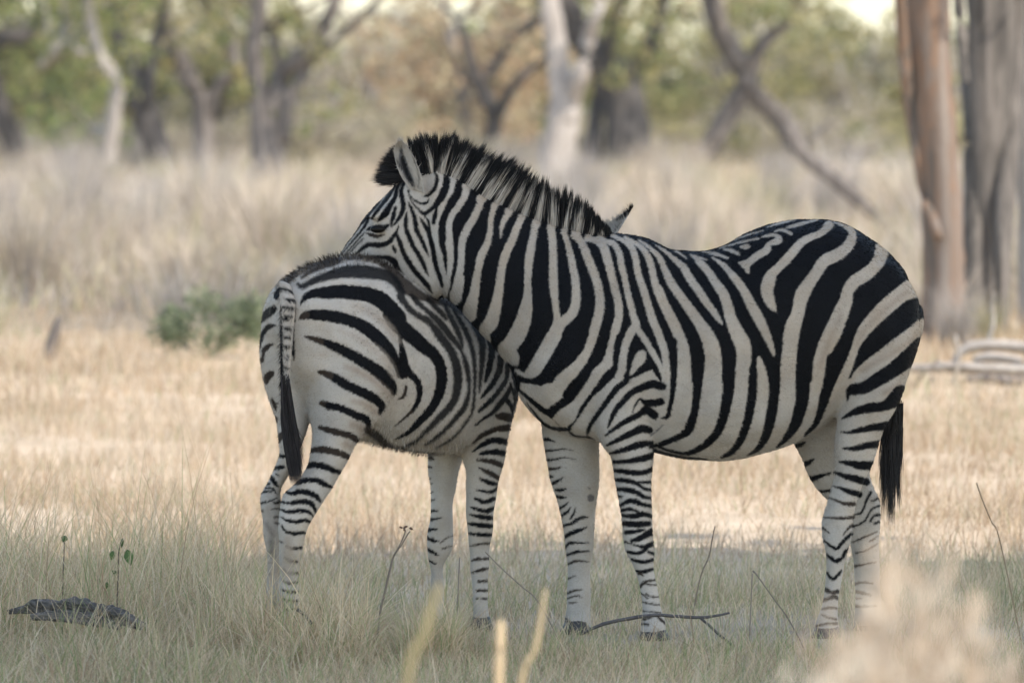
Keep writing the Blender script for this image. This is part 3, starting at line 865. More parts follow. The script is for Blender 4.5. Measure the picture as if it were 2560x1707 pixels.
def adult():
    root = empty("zebra", (at(1800, 1590, D0)[0], D0, 0), "adult zebra standing side on with its head laid over the back of the young one", "zebra")
    T = []
    trunk = [(1085, 410, 1104, 738, .02, .095), (1130, 434, 1143, 772, .01, .10), (1180, 470, 1188, 815, 0, .112), (1240, 505, 1240, 872, 0, .128),
             (1320, 541, 1282, 930, 0, .155), (1400, 568, 1308, 1000, 0, .19), (1475, 586, 1362, 1062, 0, .225), (1540, 584, 1440, 1092, 0, .24),
             (1600, 593, 1535, 1116, 0, .255), (1648, 611, 1610, 1126, 0, .275), (1691, 624, 1682, 1143, 0, .295), (1780, 623, 1785, 1151, 0, .318),
             (1879, 579, 1862, 1145, 0, .322), (1968, 552, 1940, 1124, 0, .31), (2057, 548, 2012, 1092, 0, .295), (2125, 567, 2085, 1050, 0, .28),
             (2188, 606, 2150, 1030, 0, .27), (2244, 656, 2222, 1000, 0, .235), (2274, 712, 2262, 925, 0, .175), (2286, 757, 2280, 868, 0, .085)]
    T.append(loft(flat_sections(trunk), n=48, sub=4, power=2.15))
    head = [(1095, 412, 1118, 738, .03, .085), (1045, 418, 1108, 742, .04, .092), (1004, 446, 1085, 748, .05, .105), (965, 484, 1050, 745, .065, .112),
            (925, 527, 1005, 742, .08, .108), (885, 581, 955, 750, .10, .09), (845, 636, 908, 765, .125, .074), (806, 694, 868, 795, .15, .064),
            (776, 742, 832, 820, .17, .062), (762, 782, 806, 838, .185, .05)]
    T.append(loft(flat_sections(head), n=36, sub=4, power=2.3))
    # brow over the eye and cheek bone
    T.append(loft(flat_sections([(930, 528, 985, 522, -.012, .016), (912, 546, 976, 540, -.016, .016)]), n=18, sub=3))
    near_front = [(1470, 880, 1640, 860, -.13, .10), (1478, 960, 1642, 950, -.145, .105), (1488, 1040, 1636, 1030, -.145, .10), (1503, 1110, 1630, 1100, -.14, .078),
                  (1524, 1140, 1631, 1140, -.14, .068), (1533, 1178, 1632, 1178, -.14, .06), (1543, 1230, 1630, 1230, -.14, .054), (1553, 1291, 1628, 1291, -.14, .05),
                  (1557, 1339, 1631, 1332, -.14, .049), (1564, 1375, 1635, 1380, -.14, .048), (1579, 1402, 1633, 1410, -.14, .04), (1592, 1437, 1637, 1440, -.14, .034),
                  (1602, 1485, 1647, 1487, -.14, .031), (1607, 1522, 1653, 1520, -.14, .033), (1604, 1553, 1662, 1550, -.14, .04), (1602, 1578, 1664, 1576, -.14, .042)]
    T.append(loft(flat_sections(near_front), n=28))
    far_front = [(1350, 960, 1520, 960, .12, .09), (1348, 1030, 1506, 1040, .13, .088), (1354, 1076, 1499, 1100, .13, .08), (1362, 1132, 1497, 1140, .13, .072), (1373, 1178, 1496, 1178, .13, .066),
                 (1387, 1225, 1495, 1225, .13, .06), (1400, 1275, 1488, 1275, .13, .054), (1409, 1325, 1484, 1322, .13, .05), (1414, 1384, 1481, 1378, .13, .046),
                 (1419, 1429, 1477, 1425, .13, .038), (1417, 1482, 1477, 1482, .13, .034), (1417, 1518, 1476, 1520, .13, .036), (1411, 1549, 1476, 1549, .13, .042), (1409, 1568, 1480, 1568, .13, .044)]
    T.append(loft(flat_sections(far_front), n=28))
    near_hind = [(2110, 690, 2252, 672, -.105, .10), (2108, 780, 2293, 738, -.11, .115), (2106, 840, 2301, 795, -.12, .12), (2106, 890, 2298, 855, -.13, .125), (2106, 985, 2263, 965, -.14, .115), (2094, 1050, 2223, 1052, -.14, .092),
                 (2086, 1100, 2201, 1100, -.14, .078), (2081, 1170, 2177, 1168, -.14, .066), (2073, 1245, 2147, 1240, -.14, .056), (2056, 1305, 2131, 1300, -.14, .05),
                 (2058, 1348, 2130, 1345, -.14, .047), (2067, 1384, 2119, 1380, -.14, .039), (2068, 1420, 2108, 1413, -.14, .033), (2063, 1464, 2099, 1460, -.14, .031),
                 (2057, 1509, 2093, 1505, -.14, .032), (2045, 1545, 2094, 1543, -.14, .037), (2037, 1575, 2098, 1575, -.14, .042), (2035, 1590, 2101, 1590, -.14, .043)]
    T.append(loft(flat_sections(near_hind), n=30))
    far_hind = [(2000, 800, 2270, 780, .11, .11), (1970, 950, 2240, 930, .13, .12), (1974, 1060, 2205, 1050, .135, .105), (1985, 1112, 2190, 1100, .14, .09), (2003, 1147, 2180, 1140, .14, .08), (2025, 1192, 2174, 1180, .14, .068),
                (2050, 1228, 2184, 1218, .14, .058), (2078, 1258, 2196, 1248, .14, .052), (2105, 1300, 2198, 1285, .14, .048), (2124, 1350, 2198, 1335, .14, .043),
                (2132, 1400, 2197, 1390, .14, .037), (2135, 1450, 2198, 1445, .14, .034), (2136, 1490, 2203, 1490, .14, .037), (2136, 1525, 2206, 1525, .14, .042), (2138, 1570, 2208, 1570, .14, .044)]
    T.append(loft(flat_sections(far_hind), n=28))
    me = fuse("body", T, .0085)
    relief(me, 3)
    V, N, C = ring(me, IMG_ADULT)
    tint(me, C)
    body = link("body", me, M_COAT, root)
    # short flat coat hair
    n = 36000
    vis = np.where((V[:, 2] > .25) & (N[:, 1] < .35))[0]
    idx = RNG.choice(vis, n)
    Pp, Nn = V[idx], N[idx]
    qx, _ = seen(Pp)
    back = np.stack([np.where(qx < 1120, .5, .75), np.zeros(n), np.where(qx < 1120, -.5, -.55)], 1) + RNG.normal(0, .16, (n, 3))
    d = back - Nn * (back * Nn).sum(1)[:, None]
    d = d / (np.linalg.norm(d, axis=1, keepdims=True) + 1e-6) + Nn * .22
    r2 = Pp + d * RNG.uniform(.005, .011, (n, 1))
    cs = C[idx] * RNG.uniform(.82, 1.14, (n, 1))
    strands("coat_fur", Pp, Pp * .5 + r2 * .5 + Nn * .0012, r2, RNG.uniform(.0013, .002, n), lambda c: np.repeat(cs[:, None], c.shape[1], 1), M_FUR, root, seg=2)
    # hooves
    hoof(root, 1633, 76, -.14, 4); hoof(root, 1444, 80, .13, -4); hoof(root, 2067, 76, -.14, -3); hoof(root, 2172, 80, .14, -3)
    # eye with lid
    e = at(H(408, 992)[0], H(408, 992)[1], D0 - .038)
    eye = ball("eye", e, (.025, .014, .013), M_EYE, root, 12)
    # mane
    pr = parse("""H 800,430 900,410 955,408 1015,434 1078,468 1148,496 1230,560 1320,628 1415,696 N 170,468 268,520 370,580 475,622 590,672 715,706 815,738 910,762 1000,780 1060,782 1120,782 1185,760""")
    pt = parse("""H 690,95 800,55 885,32 1110,24 1215,38 1380,125 1490,185 1590,243 N 405,138 425,146 505,176 565,220 615,276 655,303 738,336 865,373 965,438 1035,513 1075,573 1115,618 1165,690""")
    K = np.hstack([pr, pt])
    D = catmull(K, 40)
    n = 14000
    s = RNG.uniform(0, len(D) - 1.001, n)
    i = s.astype(int); f = (s - i)[:, None]
    Q = D[i] * (1 - f) + D[i + 1] * f
    g = np.round(s / 9 + RNG.normal(0, .18, n)).astype(int)
    gl = RNG.normal(0, .035, g.max() + 2); gx = RNG.normal(0, 2.5, g.max() + 2)
    gc = np.clip(g * 9, 0, len(D) - 2)
    ln = np.clip(RNG.normal(.86, .08, n), .45, 1.05) + gl[g]
    pull = RNG.uniform(.15, .6, n)
    Q0 = Q.copy()
    Q[:, 2:] += (D[gc, 2:] - Q[:, 2:]) * pull[:, None]; Q[:, 2] += gx[g]
    dY = np.clip(RNG.normal(0, .016, n), -.034, .034)
    lift = 16 * (1 - (dY / .034) ** 2)
    r0 = at(Q[:, 0] + RNG.normal(0, 2, n), Q[:, 1] - lift + 12, D0 + .012 + dY)
    tx = Q[:, 0] + (Q[:, 2] - Q[:, 0]) * ln + RNG.normal(0, 2.2, n)
    ty = Q[:, 1] + (Q[:, 3] - Q[:, 1]) * ln + RNG.normal(0, 3, n)
    r2 = at(tx, ty, D0 + .012 + dY * 1.5 + RNG.normal(0, .008, n))
    r1 = (r0 + r2) / 2 + RNG.normal(0, .006, (n, 3))
    # every hair keeps its own shade: black tip length differs from hair to hair
    off = RNG.normal(0, 5, (n, 1))
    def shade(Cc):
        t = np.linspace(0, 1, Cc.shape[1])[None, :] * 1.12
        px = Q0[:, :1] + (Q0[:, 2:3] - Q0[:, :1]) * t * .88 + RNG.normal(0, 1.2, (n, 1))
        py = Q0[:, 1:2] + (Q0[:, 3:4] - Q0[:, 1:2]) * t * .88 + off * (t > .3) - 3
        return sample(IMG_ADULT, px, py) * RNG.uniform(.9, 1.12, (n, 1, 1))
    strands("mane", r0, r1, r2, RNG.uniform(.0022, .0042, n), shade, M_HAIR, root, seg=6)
    # forelock
    fr = parse("H 610,235 618,300 622,360 628,410 636,455 646,495 652,525")
    ft = parse("H 560,180 490,235 430,310 395,390 372,450 350,512 405,552")
    D = catmull(np.hstack([fr, ft]), 30)
    n = 1900
    s = RNG.uniform(0, len(D) - 1.001, n); i = s.astype(int); f = (s - i)[:, None]
    Q = D[i] * (1 - f) + D[i + 1] * f
    ln = np.clip(RNG.normal(.85, .14, n), .4, 1.15)
    dY = RNG.normal(0, .016, n)
    r0 = at(Q[:, 0] + RNG.uniform(0, 14, n), Q[:, 1] + RNG.normal(0, 3, n), D0 + .05 + dY)
    r2 = at(Q[:, 0] + (Q[:, 2] - Q[:, 0]) * ln, Q[:, 1] + (Q[:, 3] - Q[:, 1]) * ln + RNG.normal(0, 4, n), D0 + .045 + dY * 1.4)
    strands("forelock", r0, (r0 + r2) / 2 + RNG.normal(0, .004, (n, 3)), r2, RNG.uniform(.002, .0038, n),
            lambda Cc: np.zeros(Cc.shape) + np.array((.014, .013, .013)) * RNG.uniform(.6, 1.8, (n, 1, 1)), M_HAIR, root, seg=4)
    # ears: cupped shells, the second one mirrored behind the head
    L_ = parse("H 716,592 668,520 622,440 592,360 574,285 570,215 588,160 626,124")
    R_ = parse("H 866,640 862,570 838,470 806,385 772,300 730,225 690,165 640,122")
    ear_shell("ear", L_, R_, D0 - .065, D0 - .075, IMG_EAR, root)
    ear_shell("ear", L_ + [[30, 8]], R_ + [[30, 8]], D0 + .155, D0 + .165, IMG_EAR, root, flip=True)
    # tail: dock and hair tuft
    dock = [(2240, 735, 2272, 745, 0, .03), (2258, 800, 2284, 803, 0, .026), (2252, 880, 2276, 884, 0, .022), (2236, 960, 2258, 965, .0, .02), (2222, 1030, 2240, 1034, .0, .018)]
    V, F = loft(flat_sections(dock), n=16)
    me = raw_mesh("tail", V, F); tint(me, np.zeros(V.shape) + np.array((.05, .045, .042)))
    tail = link("tail", me, M_HAIR, root)
    n = 1500
    a = RNG.uniform(0, 1, n)
    rx = 2222 + 40 * RNG.uniform(0, 1, n); ry = 1000 + 90 * RNG.uniform(0, 1, n)
    u = RNG.uniform(0, 1, n)
    ln = RNG.beta(3, 1.5, n)
    tx = 2196 + 52 * u + 10 * np.sin(u * 19); ty = 1110 + (1190 + 150 * np.sin(np.pi * np.clip(u * .9 + .1, 0, 1)) - 1110) * ln
    r0 = at(rx * .35 + (2215 + 42 * u) * .65, ry, D0 + RNG.normal(0, .02, n))
    r1 = at(2200 + 56 * u + RNG.normal(0, 3, n), 1090 + 60 * u, D0 + RNG.normal(0, .02, n))
    r2 = at(tx + RNG.normal(0, 4, n) + 6 * ln, ty + RNG.normal(0, 6, n), D0 + RNG.normal(0, .022, n))
    strands("tail_hair", r0, r1, r2, RNG.uniform(.002, .0036, n), lambda Cc: np.zeros(Cc.shape) + np.array((.014, .013, .013)) * RNG.uniform(.6, 2, (n, 1, 1)), M_HAIR, tail, seg=6)
    return root

def H(x, y):
    return 840 + x / 3.92, 320 + y / 3.92

def ball(name, c, r, material, parent, seg=12):
    th = np.linspace(0, math.pi, seg + 1); ph = np.linspace(0, 2 * math.pi, 2 * seg, endpoint=False)
    V = np.array([[c[0] + r[0] * math.sin(t) * math.cos(p), c[1] + r[1] * math.sin(t) * math.sin(p), c[2] + r[2] * math.cos(t)] for t in th for p in ph])
    w = 2 * seg
    F = [(i * w + j, (i + 1) * w + j, (i + 1) * w + (j + 1) % w, i * w + (j + 1) % w) for i in range(seg) for j in range(w)]
    return link(name, raw_mesh(name, V, F), material, parent)

def ear_shell(name, L_, R_, yl, yr, img, parent, flip=False, cup=.034):
    L_, R_ = catmull(L_, 5), catmull(R_, 5)
    m, n = len(L_), 15
    V = []
    for layer in (0, 1):
        for i in range(m):
            for j in range(n):
                s = j / (n - 1)
                px = L_[i, 0] * (1 - s) + R_[i, 0] * s; py = L_[i, 1] * (1 - s) + R_[i, 1] * s
                wid = abs(R_[i, 0] - L_[i, 0]) * pxm(D0)
                dep = min(cup, wid * .8) * (1 - (2 * s - .7) ** 2 * .75) * (1 if layer == 0 else 1) + (.004 if layer else 0)
                if flip: dep = -dep
                V.append(at(px, py, yl * (1 - s) + yr * s + dep))
    V = np.array(V); F = []
    o = m * n
    for i in range(m - 1):
        for j in range(n - 1):
            a = i * n + j
            F.append((a, a + 1, a + n + 1, a + n)); F.append((o + a, o + a + n, o + a + n + 1, o + a + 1))
    for i in range(m - 1):
        for j in (0, n - 1):
            a = i * n + j
            F.append((a, a + n, o + a + n, o + a) if j == 0 else (a, o + a, o + a + n, a + n))
    for j in range(n - 1):
        for i in (0, m - 1):
            a = i * n + j
            F.append((a, o + a, o + a + 1, a + 1) if i == 0 else (a, a + 1, o + a + 1, o + a))
    me = raw_mesh(name, V, F)
    px, py = seen(V)
    C = sample(img, px, py)
    if not flip:
        C[o:] = np.array(WHITE) * .9
    tint(me, C)
    e = link(name, me, M_FUR, parent)
    # soft hair lining the cup and the rim
    k = 700
    idx = RNG.integers(0, o, k)
    ph = V[idx]; cc = C[idx]
    r2 = ph + np.stack([RNG.normal(-.004, .006, k), RNG.uniform(-.012, -.002, k), RNG.normal(.010, .007, k)], 1)
    strands("ear_hair", ph, (ph + r2) / 2, r2, np.full(k, .0014), lambda Cc: np.repeat(cc[:, None], Cc.shape[1], 1), M_FUR, e, seg=2)
    return e

adult()

# ------------------------------------------------------------------ young zebra (stands at an angle, croup towards the camera)

HEAD_ANG = math.radians(45)
def foal():
    root = empty("zebra", (at(950, 1590, D0)[0], D0 - .05, 0), "smaller fuzzy young zebra seen from behind with its striped tail hanging down", "zebra")
    W = np.array([math.sin(HEAD_ANG), -math.cos(HEAD_ANG), 0])
    def sec(x, dY, top, bot, w):
        p, q = at(x, top, D0 + dY), at(x, bot, D0 + dY)
        return ((p + q) / 2, (q - p) / 2, W * w)
    T = []
    tr = [(700, -.33, 742, 850, .05), (718, -.30, 712, 930, .125), (748, -.26, 684, 1000, .170), (790, -.21, 660, 1040, .20), (845, -.14, 646, 1070, .215), (900, -.07, 645, 1095, .222),
          (955, 0, 663, 1112, .226), (1010, .09, 706, 1124, .23), (1070, .18, 738, 1131, .23), (1130, .27, 752, 1128, .217), (1185, .35, 745, 1105, .19), (1225, .42, 740, 1065, .155), (1252, .47, 765, 1010, .10)]
    T.append(loft([sec(*r) for r in tr], n=44, sub=4, power=2.1))
    neck = [(1180, 748, 1262, 1000, .40, .12), (1235, 705, 1300, 920, .47, .105), (1300, 665, 1358, 840, .56, .092), (1370, 632, 1424, 775, .66, .085), (1430, 612, 1478, 735, .73, .08), (1470, 606, 1495, 725, .78, .075)]
    T.append(loft(flat_sections(neck), n=28, sub=3))
    head = [(1440, 612, 1470, 735, .74, .07), (1490, 618, 1500, 740, .79, .078), (1535, 638, 1535, 745, .84, .07), (1580, 668, 1570, 755, .89, .055), (1615, 700, 1600, 765, .93, .045), (1640, 728, 1622, 772, .95, .04)]
    T.append(loft(flat_sections(head), n=24, sub=3))
    rh = [(760, 780, 930, 760, -.24, .10), (752, 850, 985, 830, -.235, .125), (748, 915, 1000, 895, -.235, .135), (756, 970, 988, 965, -.24, .13), (770, 1030, 955, 1030, -.245, .115), (780, 1075, 914, 1075, -.25, .10), (778, 1115, 888, 1112, -.26, .088), (768, 1160, 866, 1160, -.275, .075),
          (742, 1205, 838, 1212, -.29, .064), (708, 1232, 806, 1254, -.305, .056), (697, 1265, 788, 1284, -.315, .051), (697, 1300, 776, 1310, -.32, .046), (697, 1335, 766, 1337, -.32, .041), (697, 1370, 757, 1365, -.32, .036),
          (695, 1410, 752, 1405, -.32, .033), (694, 1450, 749, 1450, -.32, .032), (694, 1510, 748, 1510, -.32, .033), (692, 1555, 752, 1555, -.32, .038), (692, 1590, 756, 1590, -.32, .041)]
    T.append(loft(flat_sections(rh), n=28))
    lh = [(655, 800, 770, 780, -.19, .09), (647, 870, 775, 860, -.185, .10), (652, 920, 778, 920, -.185, .10), (663, 960, 778, 960, -.185, .095), (676, 1005, 776, 1005, -.185, .09), (689, 1050, 772, 1050, -.185, .08), (695, 1090, 762, 1090, -.19, .07), (696, 1135, 746, 1135, -.19, .062),
          (684, 1175, 728, 1180, -.20, .055), (663, 1213, 706, 1225, -.205, .05), (650, 1238, 704, 1250, -.21, .046), (651, 1270, 704, 1280, -.21, .042), (655, 1305, 704, 1310, -.21, .038), (660, 1345, 704, 1345, -.21, .035),
          (666, 1380, 702, 1380, -.21, .031), (667, 1430, 700, 1430, -.21, .03), (664, 1490, 698, 1490, -.21, .031), (658, 1540, 700, 1540, -.21, .036), (656, 1588, 704, 1588, -.21, .039)]
    T.append(loft(flat_sections(lh), n=24))
    rf = [(1150, 930, 1296, 920, .27, .085), (1152, 1000, 1294, 1000, .275, .09), (1148, 1060, 1279, 1050, .28, .085), (1148, 1110, 1269, 1100, .28, .075), (1155, 1150, 1264, 1140, .28, .066), (1163, 1180, 1256, 1180, .28, .06), (1166, 1223, 1243, 1220, .28, .053),
          (1167, 1277, 1234, 1275, .28, .047), (1168, 1325, 1232, 1325, .28, .044), (1170, 1360, 1229, 1358, .28, .041), (1175, 1395, 1225, 1393, .28, .034), (1177, 1430, 1223, 1430, .28, .031), (1179, 1473, 1221, 1473, .28, .03), (1180, 1515, 1222, 1515, .28, .033), (1178, 1562, 1228, 1562, .28, .037)]
    T.append(loft(flat_sections(rf), n=24))
    lf = [(1070, 1000, 1180, 1000, .38, .08), (1068, 1090, 1170, 1090, .385, .075), (1070, 1140, 1156, 1150, .39, .066), (1071, 1180, 1144, 1188, .39, .058), (1075, 1217, 1138, 1223, .39, .053), (1079, 1265, 1132, 1260, .39, .047), (1077, 1304, 1131, 1304, .39, .044),
          (1069, 1330, 1134, 1335, .39, .044), (1066, 1360, 1131, 1366, .39, .043), (1067, 1388, 1124, 1390, .39, .038), (1073, 1415, 1113, 1412, .39, .032), (1078, 1445, 1108, 1440, .39, .029), (1076, 1500, 1110, 1500, .39, .031), (1072, 1552, 1114, 1552, .39, .036)]
    T.append(loft(flat_sections(lf), n=24))
    me = fuse("body", T, .0085, 5)
    relief(me, 4)
    V, N, = verts_normals(me)
    px, py = seen(V)
    # far side carries the mirrored pattern of the near side
    cen = at(900, 1590, D0 - .07); cen[2] = 0
    off = ((V - cen) * W).sum(1)
    away = (N[:, 1] > .25) & (off < 0)
    Vm = V - 2 * off[:, None] * W[None, :]
    qx, qy = seen(Vm)
    px = np.where(away, qx, px); py = np.where(away, qy, py)
    px, py = jig(px, py, 1.1)
    C = sample(IMG_FOAL, px, py)
    tint(me, C)
    link("body", me, M_COAT, root)
    hoof(root, 726, 62, -.32); hoof(root, 680, 54, -.21); hoof(root, 1203, 58, .28); hoof(root, 1094, 52, .39)
    # juvenile fur standing off the skin, longest along the spine and belly
    n = 30000
    vis = np.where((V[:, 2] > .45) & (N[:, 1] < .5))[0]
    idx = RNG.choice(vis, n)
    Pp, Nn, Cc = V[idx], N[idx], C[idx]
    qx, qy = seen(Pp)
    up = np.clip((Nn[:, 2] - .72) / .25, 0, 1) * (qy < 800)
    body = ((qx > 880) & (qy > 700) & (qy < 1140)).astype(float)
    low = np.clip((-Nn[:, 2] - .5) / .4, 0, 1) * (qx > 880) * (qx < 1160) * (qy > 1060)
    ln = .005 + .020 * up + .004 * body + .006 * low
    ln *= RNG.uniform(.6, 1.3, n)
    back = np.array([-math.cos(HEAD_ANG), -math.sin(HEAD_ANG), -.9])
    d = Nn * (.45 + .5 * up + .4 * low)[:, None] + back * (.55 - .25 * up)[:, None] + RNG.normal(0, .22, (n, 3))
    d /= np.linalg.norm(d, axis=1, keepdims=True)
    r2 = Pp + d * ln[:, None]
    r1 = Pp + Nn * (ln * .4)[:, None]
    cs = Cc * RNG.uniform(.75, 1.15, (n, 1))
    strands("coat_fur", Pp, r1, r2, RNG.uniform(.0014, .0024, n), lambda c: np.repeat(cs[:, None], c.shape[1], 1), M_FUR, root, seg=2)
    # tail
    tl = [(697, 706, 728, 716, -.335, .022), (700, 760, 738, 762, -.375, .024), (701, 820, 734, 822, -.385, .021), (701, 880, 729, 882, -.385, .018), (701, 940, 725, 942, -.38, .016), (702, 1000, 722, 1000, -.375, .013), (706, 1050, 722, 1050, -.37, .011)]
    V2, F2 = loft(flat_sections(tl), n=20, sub=8)
    me = raw_mesh("tail", V2, F2)
    a, b = seen(V2); a, b = jig(a, b, 1.5)
    tint(me, sample(IMG_TAIL, a, b))
    tail = link("tail", me, M_FUR, root)
    n = 1300
    k = RNG.integers(0, len(V2), n)
    P0 = V2[k]
    a, b = seen(P0)
    c0 = sample(IMG_TAIL, a - 4, b)
    r2 = P0 + np.stack([RNG.normal(-.004, .008, n), RNG.normal(-.008, .006, n), -RNG.uniform(.008, .024, n)], 1)
    strands("dock_hair", P0, P0 * .6 + r2 * .4 + np.array([0, -.004, 0]), r2, np.full(n, .0017), lambda c: np.repeat(c0[:, None], c.shape[1], 1) * RNG.uniform(.6, 1.2, (n, 1, 1)), M_FUR, tail, seg=3)
    n = 1900
    u = RNG.uniform(0, 1, n); ln = RNG.beta(4, 1.3, n)
    r0 = at(703 + 20 * u, RNG.uniform(930, 1060, n), D0 - .385 + RNG.normal(0, .008, n))
    r1 = at(703 + 40 * u + RNG.normal(0, 3, n), 1085 + RNG.normal(0, 8, n), D0 - .40 + RNG.normal(0, .012, n))
    ex = 728 + 42 * u * (1 - ln * .45) + RNG.normal(0, 3, n); ey = 1080 + 138 * ln + RNG.normal(0, 5, n)
    r2 = at(ex, ey, D0 - .385 + RNG.normal(0, .014, n))
    strands("tail_hair", r0, r1, r2, RNG.uniform(.0018, .0032, n), lambda c: np.zeros(c.shape) + np.array((.020, .017, .017)) * RNG.uniform(.5, 2.2, (n, 1, 1)), M_HAIR, tail, seg=6)
    # the ear that shows over the adult's withers, and its pair
    Lf = parse("B 690,190 735,162 780,132 822,104 852,88")
    Rf = parse("B 745,262 770,228 795,188 826,138 856,86")
    ear_shell("ear", Lf, Rf, D0 + .74, D0 + .72, IMG_FEAR, root, cup=.02)
    ear_shell("ear", Lf + [[-62, 40]], Rf + [[-62, 40]], D0 + .84, D0 + .86, IMG_FEAR, root, flip=True, cup=.02)
    # short mane on the hidden neck
    n = 1500
    K = np.array([[1185, 748, 1165, 700], [1235, 705, 1210, 660], [1300, 665, 1275, 622], [1370, 632, 1350, 590], [1430, 612, 1420, 575], [1470, 606, 1475, 572]], float)
    D = catmull(K, 30); s = RNG.uniform(0, len(D) - 1.001, n); i = s.astype(int); f = (s - i)[:, None]
    Q = D[i] * (1 - f) + D[i + 1] * f
    yy = D0 + .40 + (Q[:, 0] - 1185) / 285 * .38 + RNG.normal(0, .012, n)
    r0 = at(Q[:, 0], Q[:, 1] + 6, yy); r2 = at(Q[:, 2] + RNG.normal(0, 4, n), Q[:, 3] + RNG.normal(0, 6, n), yy)
    strands("mane", r0, (r0 + r2) / 2, r2, np.full(n, .003), lambda c: np.zeros(c.shape) + np.array((.03, .025, .022)), M_HAIR, root, seg=3)
foal()

# ------------------------------------------------------------------ grass
def blades(name, roots, h, w, lean, cols, seg=4, curl=None):
    """roots (N,3); h, w (N,); lean (N,2) horizontal tip offset as a share of h; cols (N,3)"""
    N = len(roots)
    t = np.linspace(0, 1, seg + 1)
    up = h * np.sqrt(np.clip(1 - np.minimum((lean ** 2).sum(1), .9), .1, 1))
    C = np.empty((N, seg + 1, 3))
    tt = t ** 1.8
    C[..., 0] = roots[:, None, 0] + lean[:, None, 0] * h[:, None] * tt
    C[..., 1] = roots[:, None, 1] + lean[:, None, 1] * h[:, None] * tt
    droop = np.zeros(N) if curl is None else curl
    C[..., 2] = roots[:, None, 2] + up[:, None] * (t[None, :] - droop[:, None] * t[None, :] ** 3)
    a = RNG.normal(0, .8, N)
    side = np.stack([np.cos(a), np.sin(a), np.zeros(N)], 1)
    ww = w[:, None] * (1 - t[None, :] ** 1.5)
    k = 2 * seg + 1
    V = np.empty((N, k, 3))
    V[:, 0:2 * seg:2] = C[:, :-1] - side[:, None] * ww[:, :-1, None] / 2
    V[:, 1:2 * seg:2] = C[:, :-1] + side[:, None] * ww[:, :-1, None] / 2
    V[:, -1] = C[:, -1]
    b = (np.arange(N) * k)[:, None]
    q = [np.concatenate([b + 2 * j, b + 2 * j + 1, b + 2 * j + 3, b + 2 * j + 2], 1) for j in range(seg - 1)]
    tris = np.concatenate([b + 2 * seg - 2, b + 2 * seg - 1, b + 2 * seg], 1)
    me = raw_mesh(name, V.reshape(-1, 3), quads=np.concatenate(q), tris=tris)
    tint(me, np.repeat(cols, k, 0))
    return me

STRAW = np.array([[.60, .47, .33], [.64, .52, .38], [.54, .41, .28], [.68, .58, .44], [.48, .355, .235], [.42, .30, .20]])
GREEN = np.array([[.33, .36, .19], [.40, .41, .24], [.27, .32, .16], [.46, .44, .28]])

STRAW_NEAR = np.array([[.64, .51, .33], [.68, .55, .37], [.54, .41, .26], [.72, .60, .43], [.42, .30, .19], [.62, .50, .31]])
GREEN_NEAR = np.array([[.31, .34, .15], [.40, .41, .20], [.25, .30, .13], [.47, .44, .25]])

def noise2(x, y, s, seed=0):
    r = np.random.default_rng(seed + 100)
    out = 0
    for _ in range(6):
        a = r.uniform(0, 6.28); f = s * r.uniform(.6, 1.7)
        out = out + np.sin((x * np.cos(a) + y * np.sin(a)) * f + r.uniform(0, 6.28))
    return out / 6

def pick(pal, n, var=.12):
    c = pal[RNG.integers(0, len(pal), n)]
    return c * RNG.uniform(1 - var, 1 + var, (n, 1))

def grass_field(name, label, n, y0, y1, half0, half1, hmin, hmax, wmin, wmax, green, clumpy=.5, lean=.35, seg=4, ypow=1.0):
    u = RNG.uniform(0, 1, n) ** ypow
    Y = y0 + (y1 - y0) * u
    half = half0 + (half1 - half0) * (Y - y0) / (y1 - y0)
    X = RNG.uniform(-1, 1, n) * half
    f = noise2(X, Y, 2.2, 1) + .6 * noise2(X, Y, 7, 2)
    keep = RNG.uniform(-1, 1, n) < f * 1.5 + (1 - clumpy)
    X, Y, f = X[keep], Y[keep], f[keep]
    n = len(X)
    h = RNG.uniform(hmin, hmax, n) * (1 + .45 * f)
    patch = 1 + .20 * noise2(X, Y * .6, .9, 21)[:, None] * np.array([.9, 1.1, 1.3])
    g = (RNG.uniform(0, 1, n) < np.clip(green + .5 * noise2(X, Y, 3.1, 5), 0.02, .95))
    near = y0 < 20
    c = np.where(g[:, None], pick(GREEN_NEAR if near else GREEN, n), pick(STRAW_NEAR if near else STRAW, n, .2))
    c = c * patch
    ln = RNG.normal(0, lean, (n, 2)) + np.array([.10, 0])
    h = np.where(g, h * .8, h)
    me = blades(name, np.stack([X, Y, np.full(n, -.02)], 1), h, RNG.uniform(wmin, wmax, n), ln, c, seg, np.clip(RNG.normal(.12, .15, n), 0, .6))
    o = link(name, me, M_BLADE)
    return tag(o, label, "grass", kind='stuff')

grass_field("short_grass", "short mixed green and straw grass in the shade around the hooves", 110000, 19.2, 25.6, 3.2, 3.6, .05, .13, .002, .0045, .32, clumpy=.40, lean=.5)
grass_field("straw_grass", "tall pale straw grass in full sun behind the two animals", 90000, 25.0, 38, 4.2, 6.5, .08, .20, .003, .006, .06, clumpy=.5, lean=.45, seg=3)
grass_field("far_grass", "blurred pale dry grass reaching back to the scrub", 90000, 37, 62, 6.5, 11, .08, .22, .006, .012, .05, clumpy=.6, lean=.4, seg=3)
grass_field("distant_grass", "thin bleached grass under the far trees", 60000, 60, 150, 12, 24, .2, .5, .015, .03, .1, clumpy=.6, lean=.4, seg=2)

FR['Z'] = (0, 1000, 2.24)

